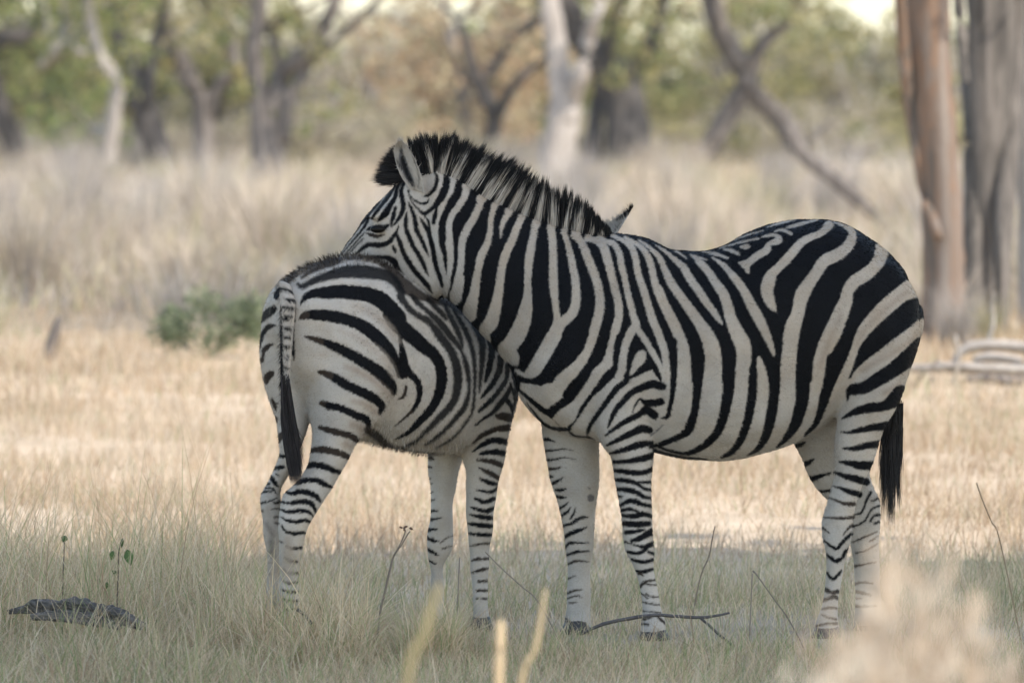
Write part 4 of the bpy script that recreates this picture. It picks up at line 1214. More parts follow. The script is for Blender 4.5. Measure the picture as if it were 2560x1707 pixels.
# ------------------------------------------------------------------ woody plants
def limb(P, R, n=10, wob=.10, sub=4, seed=0):
    """tapered tube along points P (k,3) with radii R; returns V, quads"""
    S = catmull(np.hstack([P, np.asarray(R)[:, None]]), sub)
    P, R = S[:, :3], np.maximum(S[:, 3], .002)
    T = np.gradient(P, axis=0); T /= np.linalg.norm(T, axis=1, keepdims=True) + 1e-9
    ref = np.where(np.abs(T[:, 2:3]) < .9, np.array([[0, 0, 1.]]), np.array([[0, 1., 0]]))
    A = np.cross(T, ref); A /= np.linalg.norm(A, axis=1, keepdims=True) + 1e-9
    B = np.cross(T, A)
    th = np.linspace(0, 2 * math.pi, n, endpoint=False)
    r = np.random.default_rng(seed + len(P))
    lob = 1 + wob * np.sin(th * 3 + r.uniform(0, 6))[None, :] + wob * .8 * r.normal(0, 1, (len(P), n)) * .5
    V = P[:, None] + (R[:, None] * lob)[..., None] * (np.cos(th)[None, :, None] * A[:, None] + np.sin(th)[None, :, None] * B[:, None])
    m = len(P)
    V = np.vstack([V.reshape(-1, 3), P[:1], P[-1:]])
    i = np.arange(m - 1)[:, None] * n; j = np.arange(n)[None, :]
    q = np.stack([i + j, i + (j + 1) % n, i + n + (j + 1) % n, i + n + j], -1).reshape(-1, 4)
    c0, c1 = m * n, m * n + 1
    t = np.concatenate([np.stack([np.full(n, c0), (np.arange(n) + 1) % n, np.arange(n)], 1),
                        np.stack([np.full(n, c1), (m - 1) * n + np.arange(n), (m - 1) * n + (np.arange(n) + 1) % n], 1)])
    return V, q, t

def join(parts):
    V, Q, T, o = [], [], [], 0
    for v, q, t in parts:
        V.append(v); Q.append(q + o); T.append(t + o); o += len(v)
    return np.vstack(V), np.vstack(Q), np.vstack(T)

LEAFPAL = {
    'olive': np.array([[.26, .255, .11], [.20, .225, .09], [.31, .285, .13], [.16, .19, .08], [.34, .30, .16]]),
    'green': np.array([[.16, .20, .07], [.22, .25, .09], [.12, .16, .06], [.28, .28, .10]]),
    'yellow': np.array([[.36, .32, .15], [.30, .29, .13], [.41, .34, .18], [.23, .24, .11]]),
    'rust': np.array([[.50, .36, .22], [.44, .38, .23], [.44, .31, .20], [.48, .41, .27]]),
    'dry': np.array([[.42, .37, .29], [.36, .32, .26], [.40, .36, .22], [.32, .30, .20]]),
    'shrub': np.array([[.19, .23, .13], [.23, .27, .16], [.15, .19, .11], [.28, .30, .19]]),
}

def leaves(C, size, pal, r, flat=.0):
    """a small folded leaf spray (two triangles = one quad) at every point of C"""
    N = len(C)
    a = r.normal(0, 1, (N, 3)); a /= np.linalg.norm(a, axis=1, keepdims=True)
    b = np.cross(a, r.normal(0, 1, (N, 3))); b /= np.linalg.norm(b, axis=1, keepdims=True) + 1e-9
    if flat:
        a[:, 2] *= 1 - flat; b[:, 2] *= 1 - flat
    s = size * r.uniform(.6, 1.35, (N, 1))
    V = np.stack([C - a * s, C + b * s * .5, C + a * s, C - b * s * .5], 1).reshape(-1, 3)
    q = np.arange(N * 4).reshape(N, 4)
    c = LEAFPAL[pal][r.integers(0, len(LEAFPAL[pal]), N)] * r.uniform(.8, 1.2, (N, 1))
    return V, q, np.repeat(c, 4, 0)

def clumps(centres, radii, per, r, hollow=.45):
    out = []
    for c, rad in zip(centres, radii):
        d = r.normal(0, 1, (per, 3)); d /= np.linalg.norm(d, axis=1, keepdims=True)
        q = r.uniform(hollow, 1, (per, 1)) ** .7
        out.append(np.asarray(c) + d * q * np.asarray(rad))
    return np.vstack(out)

def plant_tree(name, label, limbs, material, crown, parent_loc, group=None, seed=0, cat="tree"):
    """limbs: list of (points, radii); crown: (points, leaf size, palette)"""
    root = empty(name, parent_loc, label, cat, group)
    V, q, t = join([limb(np.asarray(P, float), R, n=12, seed=seed + k) for k, (P, R) in enumerate(limbs)])
    link("trunk", raw_mesh("trunk", V, quads=q, tris=t), material, root)
    if crown is not None:
        Cn, size, pal = crown
        V, q, c = leaves(Cn, size, pal, np.random.default_rng(seed + 5))
        me = raw_mesh("crown", V, quads=q, smooth=False); tint(me, c)
        link("crown", me, M_LEAF, root)
    return root

def traced_limbs(texts, Y, seed=0, depth=.5):
    """limbs traced from the side; each wanders a little in depth"""
    r = np.random.default_rng(seed)
    out = []
    for k, tx in enumerate(texts):
        A = parse(tx)
        dy = np.cumsum(r.normal(0, depth * .4, len(A))) * (0 if k == 0 else 1)
        out.append((at(A[:, 0], A[:, 1], Y + dy), A[:, 2] * pxm(Y) / 2 * (1.22 if Y > 100 else 1)))
    return out

def grow_up(limbs, top, r, spread=2.2, n_each=2):
    """boughs that carry on above the traced part to the crown"""
    out, tips = [], []
    for P, R in limbs:
        p, rad = P[-1], R[-1]
        if p[2] < 1.2:
            continue
        for _ in range(n_each):
            k = 4
            end = p + np.array([r.normal(0, spread), r.normal(0, spread), top - p[2] + r.normal(0, .5)])
            S = np.linspace(0, 1, k)[:, None]
            Q = p * (1 - S) + end * S + r.normal(0, .18, (k, 3)) * S
            out.append((Q, np.linspace(rad * .8, rad * .18, k)))
            tips += [Q[-1], Q[-2]]
    return out, tips

def traced_tree(name, label, base_py, texts, material, pal, top, seed, ncl=12, per=150, low=(), leaf=.11, spread=2.2, group=None):
    Y = depth_of_ground(base_py)
    r = np.random.default_rng(seed)
    L = traced_limbs(texts, Y, seed)
    base = L[0][0][0].copy()
    # root flare down into the soil
    P0, R0 = L[0]
    L[0] = (np.vstack([[base[0], base[1], -.15], P0 if base[2] > .02 else P0[1:]]), np.concatenate([[R0[0] * 1.15], R0 if base[2] > .02 else R0[1:]]))
    for k in range(1, len(L)):
        if L[k][0][0][2] < .45:
            P, R = L[k]
            L[k] = (np.vstack([[P[0][0], P[0][1], -.15], P[1:]]), R)
    up, tips = grow_up(L, top, r, spread)
    cen = [t for t in tips]
    while len(cen) < ncl and tips:
        t = tips[r.integers(0, len(tips))]
        cen.append(t + r.normal(0, .9, 3))
    for (sx, sy, rr) in low:            # leafy sprays on the lower limbs
        q = at(sx, sy, Y + r.normal(0, .6))
        cen.append(q)
    rad = [r.uniform(.7, 1.25) for _ in range(len(cen) - len(low))] + [rr * pxm(Y) for (_, _, rr) in low]
    C = np.vstack([clumps([c], [a * np.array([1, 1, .75])], int(per * (1 if i < len(cen) - len(low) else max(.35, a * a * 1.1))), r) for i, (c, a) in enumerate(zip(cen, rad))]) if cen else None
    # twigs that carry the low sprays
    for (sx, sy, rr) in low:
        q = at(sx, sy, Y)
        allp = np.vstack([P for P, _ in L]); near = allp[np.argmin(((allp - q) ** 2).sum(1))]
        S = np.linspace(0, 1, 4)[:, None]
        up.append((near * (1 - S) + q * S + r.normal(0, .05, (4, 3)) * S, np.linspace(.03, .008, 4)))
    return plant_tree(name, label, L + up, material, (C, leaf, pal) if C is not None else None, (base[0], Y, 0), group, seed)

traced_tree("forked_tree", "grey twin-stemmed tree whose right stem leans far out, left of the zebras' heads", 470,
    ["U 1772,1210,200 1745,950,165 1690,600,105 1660,350,95 1690,150,92 1705,-80,80", "U 1800,1180,120 1800,700,112 1835,500,108 1950,390,98 2060,270,90 2150,100,80 2215,-80,66",
     "U 1850,930,90 1900,650,70 2000,440,56", "U 1830,480,50 1790,330,44 1755,180,36"], M_BARK, 'olive', 5.5, 11,
    low=[(560, 60, 60), (760, 80, 45), (800, 130, 50), (725, 30, 40), (740, 300, 70), (830, 250, 70), (610, 230, 40)])
traced_tree("leaning_tree", "dark trunk leaning left with pale flank, left of a forked limb", 440,
    ["U 1080,1150,150 1020,960,140 950,750,140 880,560,130 850,400,120 780,270,90 720,60,70", "U 960,700,70 985,480,60 1010,300,56 1060,120,44 1100,-60,40"], M_BARK_DARK, 'olive', 5.0, 12,
    low=[(250, 60, 60), (300, 160, 50), (200, 230, 60)])
traced_tree("bent_tree", "tree with a pale limb leaning left and a dark crooked limb on its right", 430,
    ["U 1345,1120,130 1330,820,120 1310,660,112 1220,480,112 1150,330,100 1080,150,90 1050,-80,78", "U 1345,760,86 1430,560,80 1520,470,75 1510,300,70 1495,130,64 1350,40,56 1250,-60,40"], M_BARK, 'yellow', 5.0, 13,
    low=[(520, 110, 50), (500, 170, 40), (420, 160, 34), (410, 60, 45), (600, 180, 34)])
traced_tree("dark_tree", "dark tree cut by the left edge with a low limb reaching right", 440,
    ["U 170,1120,120 80,900,110 0,700,105 -90,400,95 -140,100,80", "U -110,300,110 20,250,100 110,240,100 200,190,90 330,-10,70 380,-100,50"], M_BARK_DARK, 'green', 5.0, 14,
    low=[(60, 220, 50), (30, 150, 40), (140, 210, 50), (100, 290, 45)])
traced_tree("leafy_tree", "bushy green tree with a pale bare branch hanging in it", 455,
    ["U 690,1180,90 715,950,90 745,750,84 760,560,76 640,330,64 590,100,56 560,-80,50", "U 660,380,36 500,330,44 400,250,58 440,150,60 415,0,46 410,-80,36", "U 400,255,50 330,350,50 270,440,36", "U 720,900,50 600,840,46 520,860,30"], M_BARK_PALE, 'green', 4.5, 15,
    low=[(180, 260, 80), (240, 300, 80), (120, 340, 70), (300, 220, 60), (220, 190, 70), (170, 330, 60), (280, 340, 60), (330, 130, 60), (140, 120, 50)], leaf=.10)
traced_tree("slim_tree", "small dark forked tree behind the raised mane", 425,
    ["V 1118,1110,84 1128,900,84 1135,760,92 1075,630,86 1010,490,70 960,330,50 900,120,40", "V 1150,770,70 1230,620,54 1320,500,46 1400,440,40 1470,380,30", "V 1050,560,40 1180,380,50 1290,220,56 1430,110,52 1560,-60,44"], M_BARK_DARK, 'rust', 4.5, 16,
    low=[(1100, 200, 60), (1150, 260, 60), (1260, 90, 50), (1300, 260, 50), (1080, 60, 50), (1180, 330, 50), (1290, 190, 40)])
traced_tree("dead_tree", "pale bleached dead tree forking in two, behind the neck", 480,
    ["V 1530,1260,210 1540,1050,190 1570,850,175 1595,690,165 1565,520,125 1540,300,118 1510,120,115 1480,-90,100", "V 1610,800,120 1650,650,105 1705,470,88 1755,260,78 1800,120,60 1850,20,34"], M_BARK_PALE, 'dry', 5.0, 17, ncl=4, per=25)
traced_tree("stout_tree", "stout dark trunk half hidden by leaves, right of the pale dead tree", 435,
    ["V 2010,1140,250 2000,900,245 1975,700,230 1920,480,200 1760,300,170 1660,160,150 1590,0,130 1560,-100,110", "V 1990,640,120 2080,420,100 2200,200,90 2240,-60,80", "V 1790,1150,110 1790,900,90 1810,650,70"], M_BARK_DARK, 'olive', 5.0, 18,
    low=[(1560, 110, 60), (1600, 190, 60), (1540, 190, 45), (1640, 60, 60), (1620, 150, 50), (1700, 140, 50), (1500, 40, 40), (1660, 250, 40)])
traced_tree("arching_tree", "grey tree with a crossing of limbs, one bough sweeping down to the right", 430,
    ["W 250,1040,130 310,940,125 400,780,115 480,650,115 535,540,120 480,400,120 400,250,125 330,110,120 290,-80,100", "W 540,540,90 600,360,90 680,240,80 790,160,60 850,40,40", "W 560,600,110 720,740,112 820,850,112 880,1000,108 1000,1100,110 1200,1250,105 1420,1420,90 1500,1560,70",
     "W 930,930,36 1020,860,34 1110,800,24", "W 1160,1130,40 1290,1020,44 1400,960,34"], M_BARK, 'olive', 5.0, 19,
    low=[(1690, 40, 40), (1860, 40, 60), (1930, 30, 50), (1730, 200, 40), (1860, 340, 45), (2100, 60, 50), (2150, 80, 40), (2000, 210, 40), (2140, 330, 40)])
traced_tree("reddish_tree", "tall straight trunk with orange and cream streaks, right of the adult's rump", 850,
    ["W 1850,2260,290 1840,1900,275 1830,1500,268 1808,1100,262 1768,700,280 1730,300,305 1712,-100,322 1700,-600,312", "W 1800,1560,60 1700,1250,74 1655,1000,80 1615,760,84 1570,400,80 1540,0,70 1530,-300,60"], M_BARK_RED, 'olive', 6.5, 20, ncl=16, per=120, spread=2.6)
traced_tree("grey_trunk", "broad grey furrowed trunk standing right of the orange one", 835,
    ["W 2100,2200,200 2100,1700,190 2110,1200,210 2120,800,270 2130,400,310 2130,0,330 2120,-500,300", "W 2200,2200,90 2210,1700,110 2230,1200,150 2270,800,130 2280,300,130 2290,-300,120", "W 2030,2200,130 2020,1250,124 2008,800,104 1965,400,84 1925,0,74 1900,-300,60"], M_BARK_FURROW, 'olive', 6.5, 21, ncl=16, per=120, spread=2.6)
traced_tree("edge_trunk", "pale grey trunk cut by the right edge", 825,
    ["W 2400,2200,150 2390,1500,150 2380,900,140 2400,300,130 2440,-300,120"], M_BARK_PALE, 'olive', 6.0, 22, ncl=8, per=100)

# woodland behind: a few kinds, copied one by one
def bush_kind(name, label, pal, seed, height, width, leaf, per, ncl, low, barkm, group):
    r = np.random.default_rng(seed)
    limbs = []
    tips = []
    for k in range(r.integers(4, 7)):
        a = r.uniform(0, 6.28); e = np.array([math.cos(a) * width * r.uniform(.2, .5), math.sin(a) * width * r.uniform(.2, .5), height * r.uniform(.6, .95)])
        S = np.linspace(0, 1, 5)[:, None]
        P = e * S ** np.array([[1.0, 1.0, .8]]) + r.normal(0, .10, (5, 3)) * S
        P[0] = (r.normal(0, .08), r.normal(0, .08), -.1)
        limbs.append((P, np.linspace(r.uniform(.07, .13), .02, 5)))
        tips.append(P[-1]); tips.append(P[-2])
        for _ in range(2):
            q = P[r.integers(1, 4)]
            e2 = q + np.array([r.normal(0, width * .3), r.normal(0, width * .3), r.uniform(.3, .9)])
            S4 = np.linspace(0, 1, 4)[:, None]
            limbs.append((q * (1 - S4) + e2 * S4 + r.normal(0, .06, (4, 3)) * S4, np.linspace(.04, .012, 4)))
            tips.append(e2)
    cen = []
    for k in range(ncl):
        t = tips[r.integers(0, len(tips))] + r.normal(0, .35, 3)
        t[2] = max(low, t[2] - r.uniform(0, 1) * height * .35)
        cen.append(t)
    C = clumps(cen, [np.array([1, 1, .7]) * r.uniform(.35, .8) for _ in cen], per, r)
    return plant_tree(name, label, limbs, barkm, (C, leaf, pal), (0, 0, 0), group, seed, cat="tree")

def copy_tree(o):
    c = o.copy(); COL.objects.link(c)
    for ch in o.children:
        d = ch.copy(); COL.objects.link(d); d.parent = c; d.matrix_parent_inverse = ch.matrix_parent_inverse.copy()
    return c

KINDS = [
    bush_kind("mopane_tree", "olive green multi-stemmed tree in the blurred woodland behind", 'olive', 31, 4.2, 3.2, .10, 130, 26, .7, M_BARK_DARK, "woodland trees behind the zebras"),
    bush_kind("mopane_tree", "yellow-green multi-stemmed tree in the blurred woodland behind", 'yellow', 32, 3.8, 3.0, .10, 120, 24, .6, M_BARK, "woodland trees behind the zebras"),
    bush_kind("mopane_tree", "rust tinted multi-stemmed tree in the blurred woodland behind", 'rust', 33, 3.4, 2.8, .10, 90, 22, .6, M_BARK, "woodland trees behind the zebras"),
    bush_kind("mopane_tree", "half bare greyish multi-stemmed tree in the blurred woodland behind", 'dry', 34, 4.5, 3.4, .09, 70, 24, .8, M_BARK_PALE, "woodland trees behind the zebras"),
    bush_kind("mopane_tree", "deep green multi-stemmed tree in the blurred woodland behind", 'green', 35, 4.0, 3.2, .10, 150, 26, .5, M_BARK_DARK, "woodland trees behind the zebras"),
]
r = np.random.default_rng(77)
first = set()
spots = []
for px in np.linspace(-900, 3500, 34):
    spots.append((px + r.normal(0, 50), r.uniform(168, 200)))
for px in np.linspace(-800, 3400, 40):
    spots.append((px + r.normal(0, 60), r.uniform(205, 270)))
for px in (-160, -40, 60, 150, 240, 320):
    spots.append((px, r.uniform(158, 176)))
for px, Y in spots:
    w = np.array([.28, .27, .13, .24, .08])
    if px < 420: w = np.array([.3, .15, .02, .08, .45])
    if 950 < px < 1420: w = np.array([.18, .25, .32, .22, .03])
    if px > 1900: w = np.array([.22, .30, .12, .34, .02])
    k = int(r.choice(5, p=w))
    if k in first:
        o = copy_tree(KINDS[k])
    else:
        o = KINDS[k]; first.add(k)
    o.location = ((px - CX) / FPX * Y, Y, 0)
    o.rotation_euler = (0, 0, r.uniform(0, 6.28))
    s = r.uniform(.85, 1.35)
    o.scale = (s, s, s * r.uniform(.85, 1.1))

# dry scrub: leafless twiggy bushes, copied one by one
def twig_bush(seed, n, h, spread, pal):
    r = np.random.default_rng(seed)
    a = r.uniform(0, 6.28, n); q = r.uniform(0, 1, n) ** .6
    root = np.stack([np.cos(a) * q * spread * .25, np.sin(a) * q * spread * .25, np.full(n, -.03)], 1)
    hh = h * r.uniform(.45, 1.05, n)
    lean = np.stack([np.cos(a), np.sin(a)], 1) * (q * spread)[:, None] / hh[:, None] * r.uniform(.3, .9, (n, 1)) + r.normal(0, .18, (n, 2))
    c = pal[r.integers(0, len(pal), n)] * r.uniform(.85, 1.15, (n, 1))
    return blades("dry_bush", root, hh, r.uniform(.007, .017, n), lean, c, 4, np.clip(r.normal(.08, .12, n), 0, .4))
TWIGPAL = np.array([[.44, .37, .31], [.52, .45, .38], [.36, .31, .27], [.48, .42, .33], [.40, .35, .25]])
TWIGGREY = np.array([[.30, .28, .26], [.38, .35, .33], [.44, .40, .36]])
TWIGGREEN = np.array([[.34, .34, .18], [.42, .37, .24], [.28, .29, .16], [.46, .40, .30]])
BK = [twig_bush(41, 420, 1.2, .9, TWIGPAL), twig_bush(42, 360, .9, .8, TWIGPAL), twig_bush(43, 420, 1.4, .9, TWIGGREY), twig_bush(44, 380, 1.1, .9, TWIGGREEN), twig_bush(45, 300, .7, .7, TWIGPAL)]
BLAB = ["pale straw coloured leafless bush in the blurred scrub behind", "low pale leafless bush in the blurred scrub behind", "grey twiggy leafless bush in the blurred scrub behind",
        "faintly green twiggy bush in the blurred scrub behind", "very low tan twiggy bush in the blurred scrub behind"]
for m_ in BK:
    m_.materials.append(M_TWIG)
r = np.random.default_rng(78)
for i in range(298):
    Y = CAM_H * FPX / (r.uniform(425, 850) - HORIZON)
    half = 2560 * .75 / FPX * Y
    k = int(r.choice(5, p=[.3, .25, .2, .15, .1]))
    o = bpy.data.objects.new("dry_bush", BK[k]); COL.objects.link(o)
    X = r.uniform(-1, 1) * half
    bpx = CX + X / Y * FPX
    if Y < 47 and (bpx > 2040 or 300 < bpx < 720):
        Y += 12
    o.location = (X, Y, 0)
    o.rotation_euler = (0, 0, r.uniform(0, 6.28))
    s = r.uniform(.7, 1.15) * (.6 + .4 * min(1, (Y - 40) / 40)) * r.uniform(.65, 1.25)
    o.scale = (s, s, s * r.uniform(.8, 1.15))
    if i >= 284:
        Y = r.uniform(46, 58); o.location = ((r.uniform(2130, 2900) - CX) / FPX * Y, Y, 0); o.scale = (.45, .45, .42)
    tag(o, BLAB[k], "bush", "leafless bushes of the scrub behind the zebras")

# the tangle of dry stems between the bushes
_n = 42000
_Y = CAM_H * FPX / (RNG.uniform(415, 800, _n) - HORIZON)
_X = RNG.uniform(-.8, .8, _n) * 2560 / FPX * _Y
_f = noise2(_X, _Y, .55, 31) + .5 * noise2(_X, _Y, 1.7, 32)
_px = CX + _X / _Y * FPX
_keep = (RNG.uniform(-.7, .7, _n) < _f + .25) & ~((_Y < 50) & (((_px > 300) & (_px < 740)) | (_px > 2040)))
_X, _Y, _f = _X[_keep], _Y[_keep], _f[_keep]; _n = len(_X)
_pal = np.vstack([TWIGPAL, TWIGGREY, TWIGGREEN])
me = blades("dry_scrub", np.stack([_X, _Y, np.full(_n, -.03)], 1), RNG.uniform(.25, .8, _n) * (1 + .5 * _f), RNG.uniform(.010, .024, _n), RNG.normal(0, .4, (_n, 2)), pick(_pal, _n) * (1 + .22 * noise2(_X, _Y, .8, 33))[:, None], 3, np.clip(RNG.normal(.1, .12, _n), 0, .4))
tag(link("dry_scrub", me, M_TWIG), "tangle of dry grey and tan stems filling the blurred scrub", "scrub", kind='stuff')

LB = bush_kind("leafy_bush", "low dry-leaved bush at the foot of the blurred woodland", 'dry', 36, 1.5, 2.2, .07, 110, 20, .15, M_BARK, "low bushes at the foot of the woodland")
LG = bush_kind("leafy_bush", "low yellow-green bush at the foot of the blurred woodland", 'yellow', 37, 1.7, 2.2, .07, 100, 20, .15, M_BARK, "low bushes at the foot of the woodland")
for i in range(64):
    o = (LB, LG)[i % 2] if i < 2 else copy_tree((LB, LB, LG)[i % 3])
    Y = r.uniform(152, 190)
    o.location = ((r.uniform(-700, 3300) - CX) / FPX * Y, Y, 0); o.rotation_euler = (0, 0, r.uniform(0, 6.28))
    k = r.uniform(.6, 1.05); o.scale = (k, k, k * r.uniform(.7, 1))

# the one green shrub left of the young zebra
def shrub(name, label, cx, base_py, wpx, hpx, pal, seed, leaf, n):
    Y = depth_of_ground(base_py); r = np.random.default_rng(seed)
    b = at(cx, base_py, Y); s = pxm(Y)
    root = empty(name, (b[0], Y, 0), label, "shrub")
    cen = [(b[0] + r.uniform(-.42, .42) * wpx * s, Y + r.normal(0, .12), r.uniform(.25, .8) * hpx * s * (1 if True else 1)) for _ in range(9)]
    C = clumps(cen, [np.array([.2 * wpx, .2 * wpx, .26 * hpx]) * s for _ in cen], n, r, .1)
    V, q, c = leaves(C, leaf, pal, r)
    me = raw_mesh("foliage", V, quads=q, smooth=False); tint(me, c)
    link("foliage", me, M_LEAF, root)
    L = [limb(np.array([[b[0], Y, -.02], (np.array([b[0], Y, 0]) + np.array(k)) / 2 + r.normal(0, .02, 3), k]), [.012, .008, .004], n=6) for k in cen]
    V, q, t = join(L)
    link("stem", raw_mesh("stem", V, quads=q, tris=t), M_BARK, root)
shrub("green_shrub", "low dark green shrub in the dry grass left of the young zebra", 515, 895, 290, 195, 'shrub', 51, .022, 240)

# ------------------------------------------------------------------ dead wood
def wood(name, label, cat, text, Y, material, zmin=None, group=None, wob=.16, n=12, dY=None):
    A = parse(text)
    YY = Y + (0 if dY is None else np.interp(np.linspace(0, 1, len(A)), np.linspace(0, 1, len(dY)), dY))
    P = at(A[:, 0], A[:, 1], YY)
    V, q, t = limb(P, A[:, 2] * pxm(Y) / 2, n=n, wob=wob, sub=5, seed=int(abs(A[0, 0])))
    o = link(name, raw_mesh(name, V, quads=q, tris=t), material)
    return tag(o, label, cat, group)

Yl = depth_of_ground(955)
wood("fallen_log", "arched pale dead log, topmost of the fallen wood at the right edge", "log", "X 1110,1060,40 1170,985,62 1270,952,72 1420,950,76 1580,968,74 1760,1010,66", Yl, M_LOG)
wood("fallen_log", "long grey log lying flat under the arched one", "log", "X 790,1095,44 900,1100,60 1100,1092,70 1350,1106,78 1568,1112,78 1800,1120,70", Yl - .3, M_LOG)
wood("fallen_log", "thick dark log end low down behind the dry grass at the right edge", "log", "X 1180,1170,40 1330,1165,60 1500,1180,66 1750,1190,60", Yl - .6, M_BARK)
wood("broken_branch", "thin bleached stick leaning up against the fallen logs", "branch", "X 1060,1330,22 1110,1180,26 1140,1040,26 1120,880,16", Yl - .4, M_LOG)
wood("broken_branch", "short grey stick propped close to the adult's rump", "branch", "X 800,1290,16 870,1180,26 935,1120,24 1010,1040,12", Yl - .5, M_BARK)
wood("broken_branch", "dark crooked stick poking out below the flat log", "branch", "X 880,1310,26 940,1210,28 975,1150,20", Yl - .5, M_BARK_DARK)
wood("fallen_log", "short pale log lying across the end of the long grey log", "log", "X 1240,1040,44 1330,1022,58 1450,1030,60 1560,1052,50", Yl - .15, M_BARK_PALE)
wood("broken_branch", "forked grey snag standing up behind the arched log", "branch", "X 1330,1000,30 1345,900,30 1370,800,26 1360,690,18 1380,600,10", Yl + .4, M_LOG)
wood("leaning_bough", "long grey bough sweeping down to the right behind the adult's back", "branch", "W 800,830,96 870,960,96 940,1045,94 1080,1150,92 1210,1260,88 1330,1370,80 1440,1480,66 1530,1590,50", 84, M_BARK)
wood("stump", "dark brown broken stump at the far left of the scrub", "stump", "O 115,905,34 128,860,30 140,820,24 150,790,12", depth_of_ground(905), M_BARK)
wood("fallen_log", "weathered grey log lying in the grass at the lower left", "log", "Z 50,1182,24 150,1166,46 230,1146,80 330,1152,66 430,1146,92 540,1170,72 640,1198,96 720,1228,70 795,1264,44", 21.5, M_WEATHER, dY=[.25, .2, .1, .05, 0, -.05, -.1], wob=.3, n=16)
wood("broken_branch", "flat split piece of wood lying against the front of the weathered log", "branch", "Z 170,1212,30 290,1204,52 420,1212,62 560,1238,56 680,1266,34", 21.42, M_WEATHER, wob=.3, n=14)
wood("fallen_branch", "thin dark branch lying across the grass before the adult's front hooves", "branch", "I 560,1312,12 650,1268,15 750,1237,16 960,1203,16 1090,1208,15 1230,1216,14 1320,1206,12 1398,1190,9", 21.55, M_STICK, n=8)
wood("fallen_branch", "dark side twig slanting down to the right by the thin branch", "branch", "I 1238,1220,12 1290,1265,12 1340,1312,12 1400,1360,11 1440,1412,8", 21.5, M_STICK, n=8)
wood("stick", "short black stick end in the grass beside the young zebra's hind hoof", "stick", "E 318,1168,14 350,1190,18 375,1215,16 402,1252,16", 21.4, M_STICK, n=8)

# ------------------------------------------------------------------ weeds, stalks and the seedling
def stalk(name, label, cat, text, Y, colour, parent=None, n=6, root=True):
    A = parse(text)
    P = at(A[:, 0], A[:, 1], Y + np.linspace(0, .04, len(A)))
    R = A[:, 2] * pxm(Y) / 2
    if root and P[0][2] > 0:             # carry the stem down into the soil
        d = P[0] - P[1]; d /= abs(d[2]) + 1e-6
        k = P[0] + d * min(P[0][2] + .02, 3)
        P = np.vstack([[k[0] * .5 + P[0][0] * .5, P[0][1], -.02], P]); R = np.concatenate([[R[0]], R])
    V, q, t = limb(P, R, n=n, wob=.05, sub=5)
    me = raw_mesh(name, V, quads=q, tris=t)
    tint(me, np.zeros((len(me.vertices), 3)) + np.array(colour))
    o = link(name, me, M_BLADE, parent)
    if parent is None:
        tag(o, label, cat)
    return o

BRN = (.30, .25, .20)
stalk("weed_stalk", "bare brown weed stalk standing between the adult's front legs and belly", "weed", "I 1235,990,5.6 1280,880,6.3 1300,780,5.6 1315,705,4.2", 22.6, BRN)
stalk("weed_stalk", "thin dark upright stalk under the adult's belly, nearest the hind legs", "weed", "I 1508,1330,5.6 1516,1180,5.6 1525,970,4.2", 21.6, BRN)
stalk("weed_stalk", "slanting dark stalk with a green bud beside the near hind hoof", "weed", "J 462,1372,5.6 380,1220,6.3 300,1110,5.6 215,990,5.6 185,955,8.4", 21.4, BRN)
stalk("weed_stalk", "long thin tan stalk at the right edge leaning left", "weed", "J 1568,790,4.2 1520,680,4.9 1470,560,4.2 1436,462,3.0", 21.6, (.34, .26, .17))
stalk("weed_stalk", "dark stalk standing by the young zebra's front hooves", "weed", "E 1218,1170,4.2 1224,1020,4.2 1230,880,3.0", 21.6, BRN)
stalk("weed_stalk", "leaning brown stem crossing low behind the young zebra's front hoof", "weed", "I 330,1135,4.2 230,1040,4.2 120,940,4.2 30,850,3.0", 21.5, BRN)
root = empty("seed_weed", at(953, 1590, 21.6) * [1, 1, 0], "brown branching weed with small seed heads under the young zebra's belly", "weed")
stalk("stem", None, None, "E 785,1190,10 810,1080,10 840,950,10 862,870,8 905,810,5 940,750,4 952,735,3", 21.6, BRN, root)
stalk("stem", None, None, "E 862,870,4 900,800,4 925,735,3 915,712,3", 21.6, BRN, root, root=False)
for q in ("E 898,710,10 906,714,8", "E 925,710,12 934,706,9", "E 955,716,12 963,722,9", "E 918,725,9 924,728,7"):
    stalk("seed_head", None, None, q, 21.6, (.24, .16, .11), root, root=False)

def leaf_mesh(name, cx, cy, wpx, hpx, Y, colour, parent, ang=0):
    n = 8; t = np.linspace(0, 1, n); w = np.sin(np.pi * t ** .8) * .5
    V = []
    for k in range(n):
        for s in (-1, 0, 1):
            x, y = s * w[k] * wpx, (t[k] - .5) * hpx
            V.append(at(cx + x * math.cos(ang) - y * math.sin(ang), cy + x * math.sin(ang) + y * math.cos(ang), Y + (.012 if s else 0) - .01 * t[k]))
    q = [(k * 3 + s, k * 3 + s + 1, k * 3 + s + 4, k * 3 + s + 3) for k in range(n - 1) for s in (0, 1)]
    me = raw_mesh(name, np.array(V), quads=q); tint(me, np.zeros((len(V), 3)) + np.array(colour))
    return link(name, me, M_LEAF, parent)
root = empty("seedling", at(294, 1590, 22.0) * [1, 1, 0], "small sapling with a few round green leaves above the grey log", "seedling")
stalk("stem", None, None, "Z 655,1230,7 657,1100,8 662,980,7 665,850,6 682,780,4", 22.0, (.20, .17, .13), root)
for fx, fy, w, h, a in ((630, 868, 36, 56, .2), (722, 880, 54, 96, -.25), (640, 963, 30, 24, .5), (684, 800, 18, 60, .1), (594, 1040, 26, 50, .3)):
    leaf_mesh("leaf", fx / 2.24, 1000 + fy / 2.24, w / 2.24, h / 2.24, 22.0, (.11, .17, .06), root, a)
root = empty("seedling", at(150, 1590, 22.1) * [1, 1, 0], "tiny sprout with one green leaf in the tall grass at the left", "seedling")
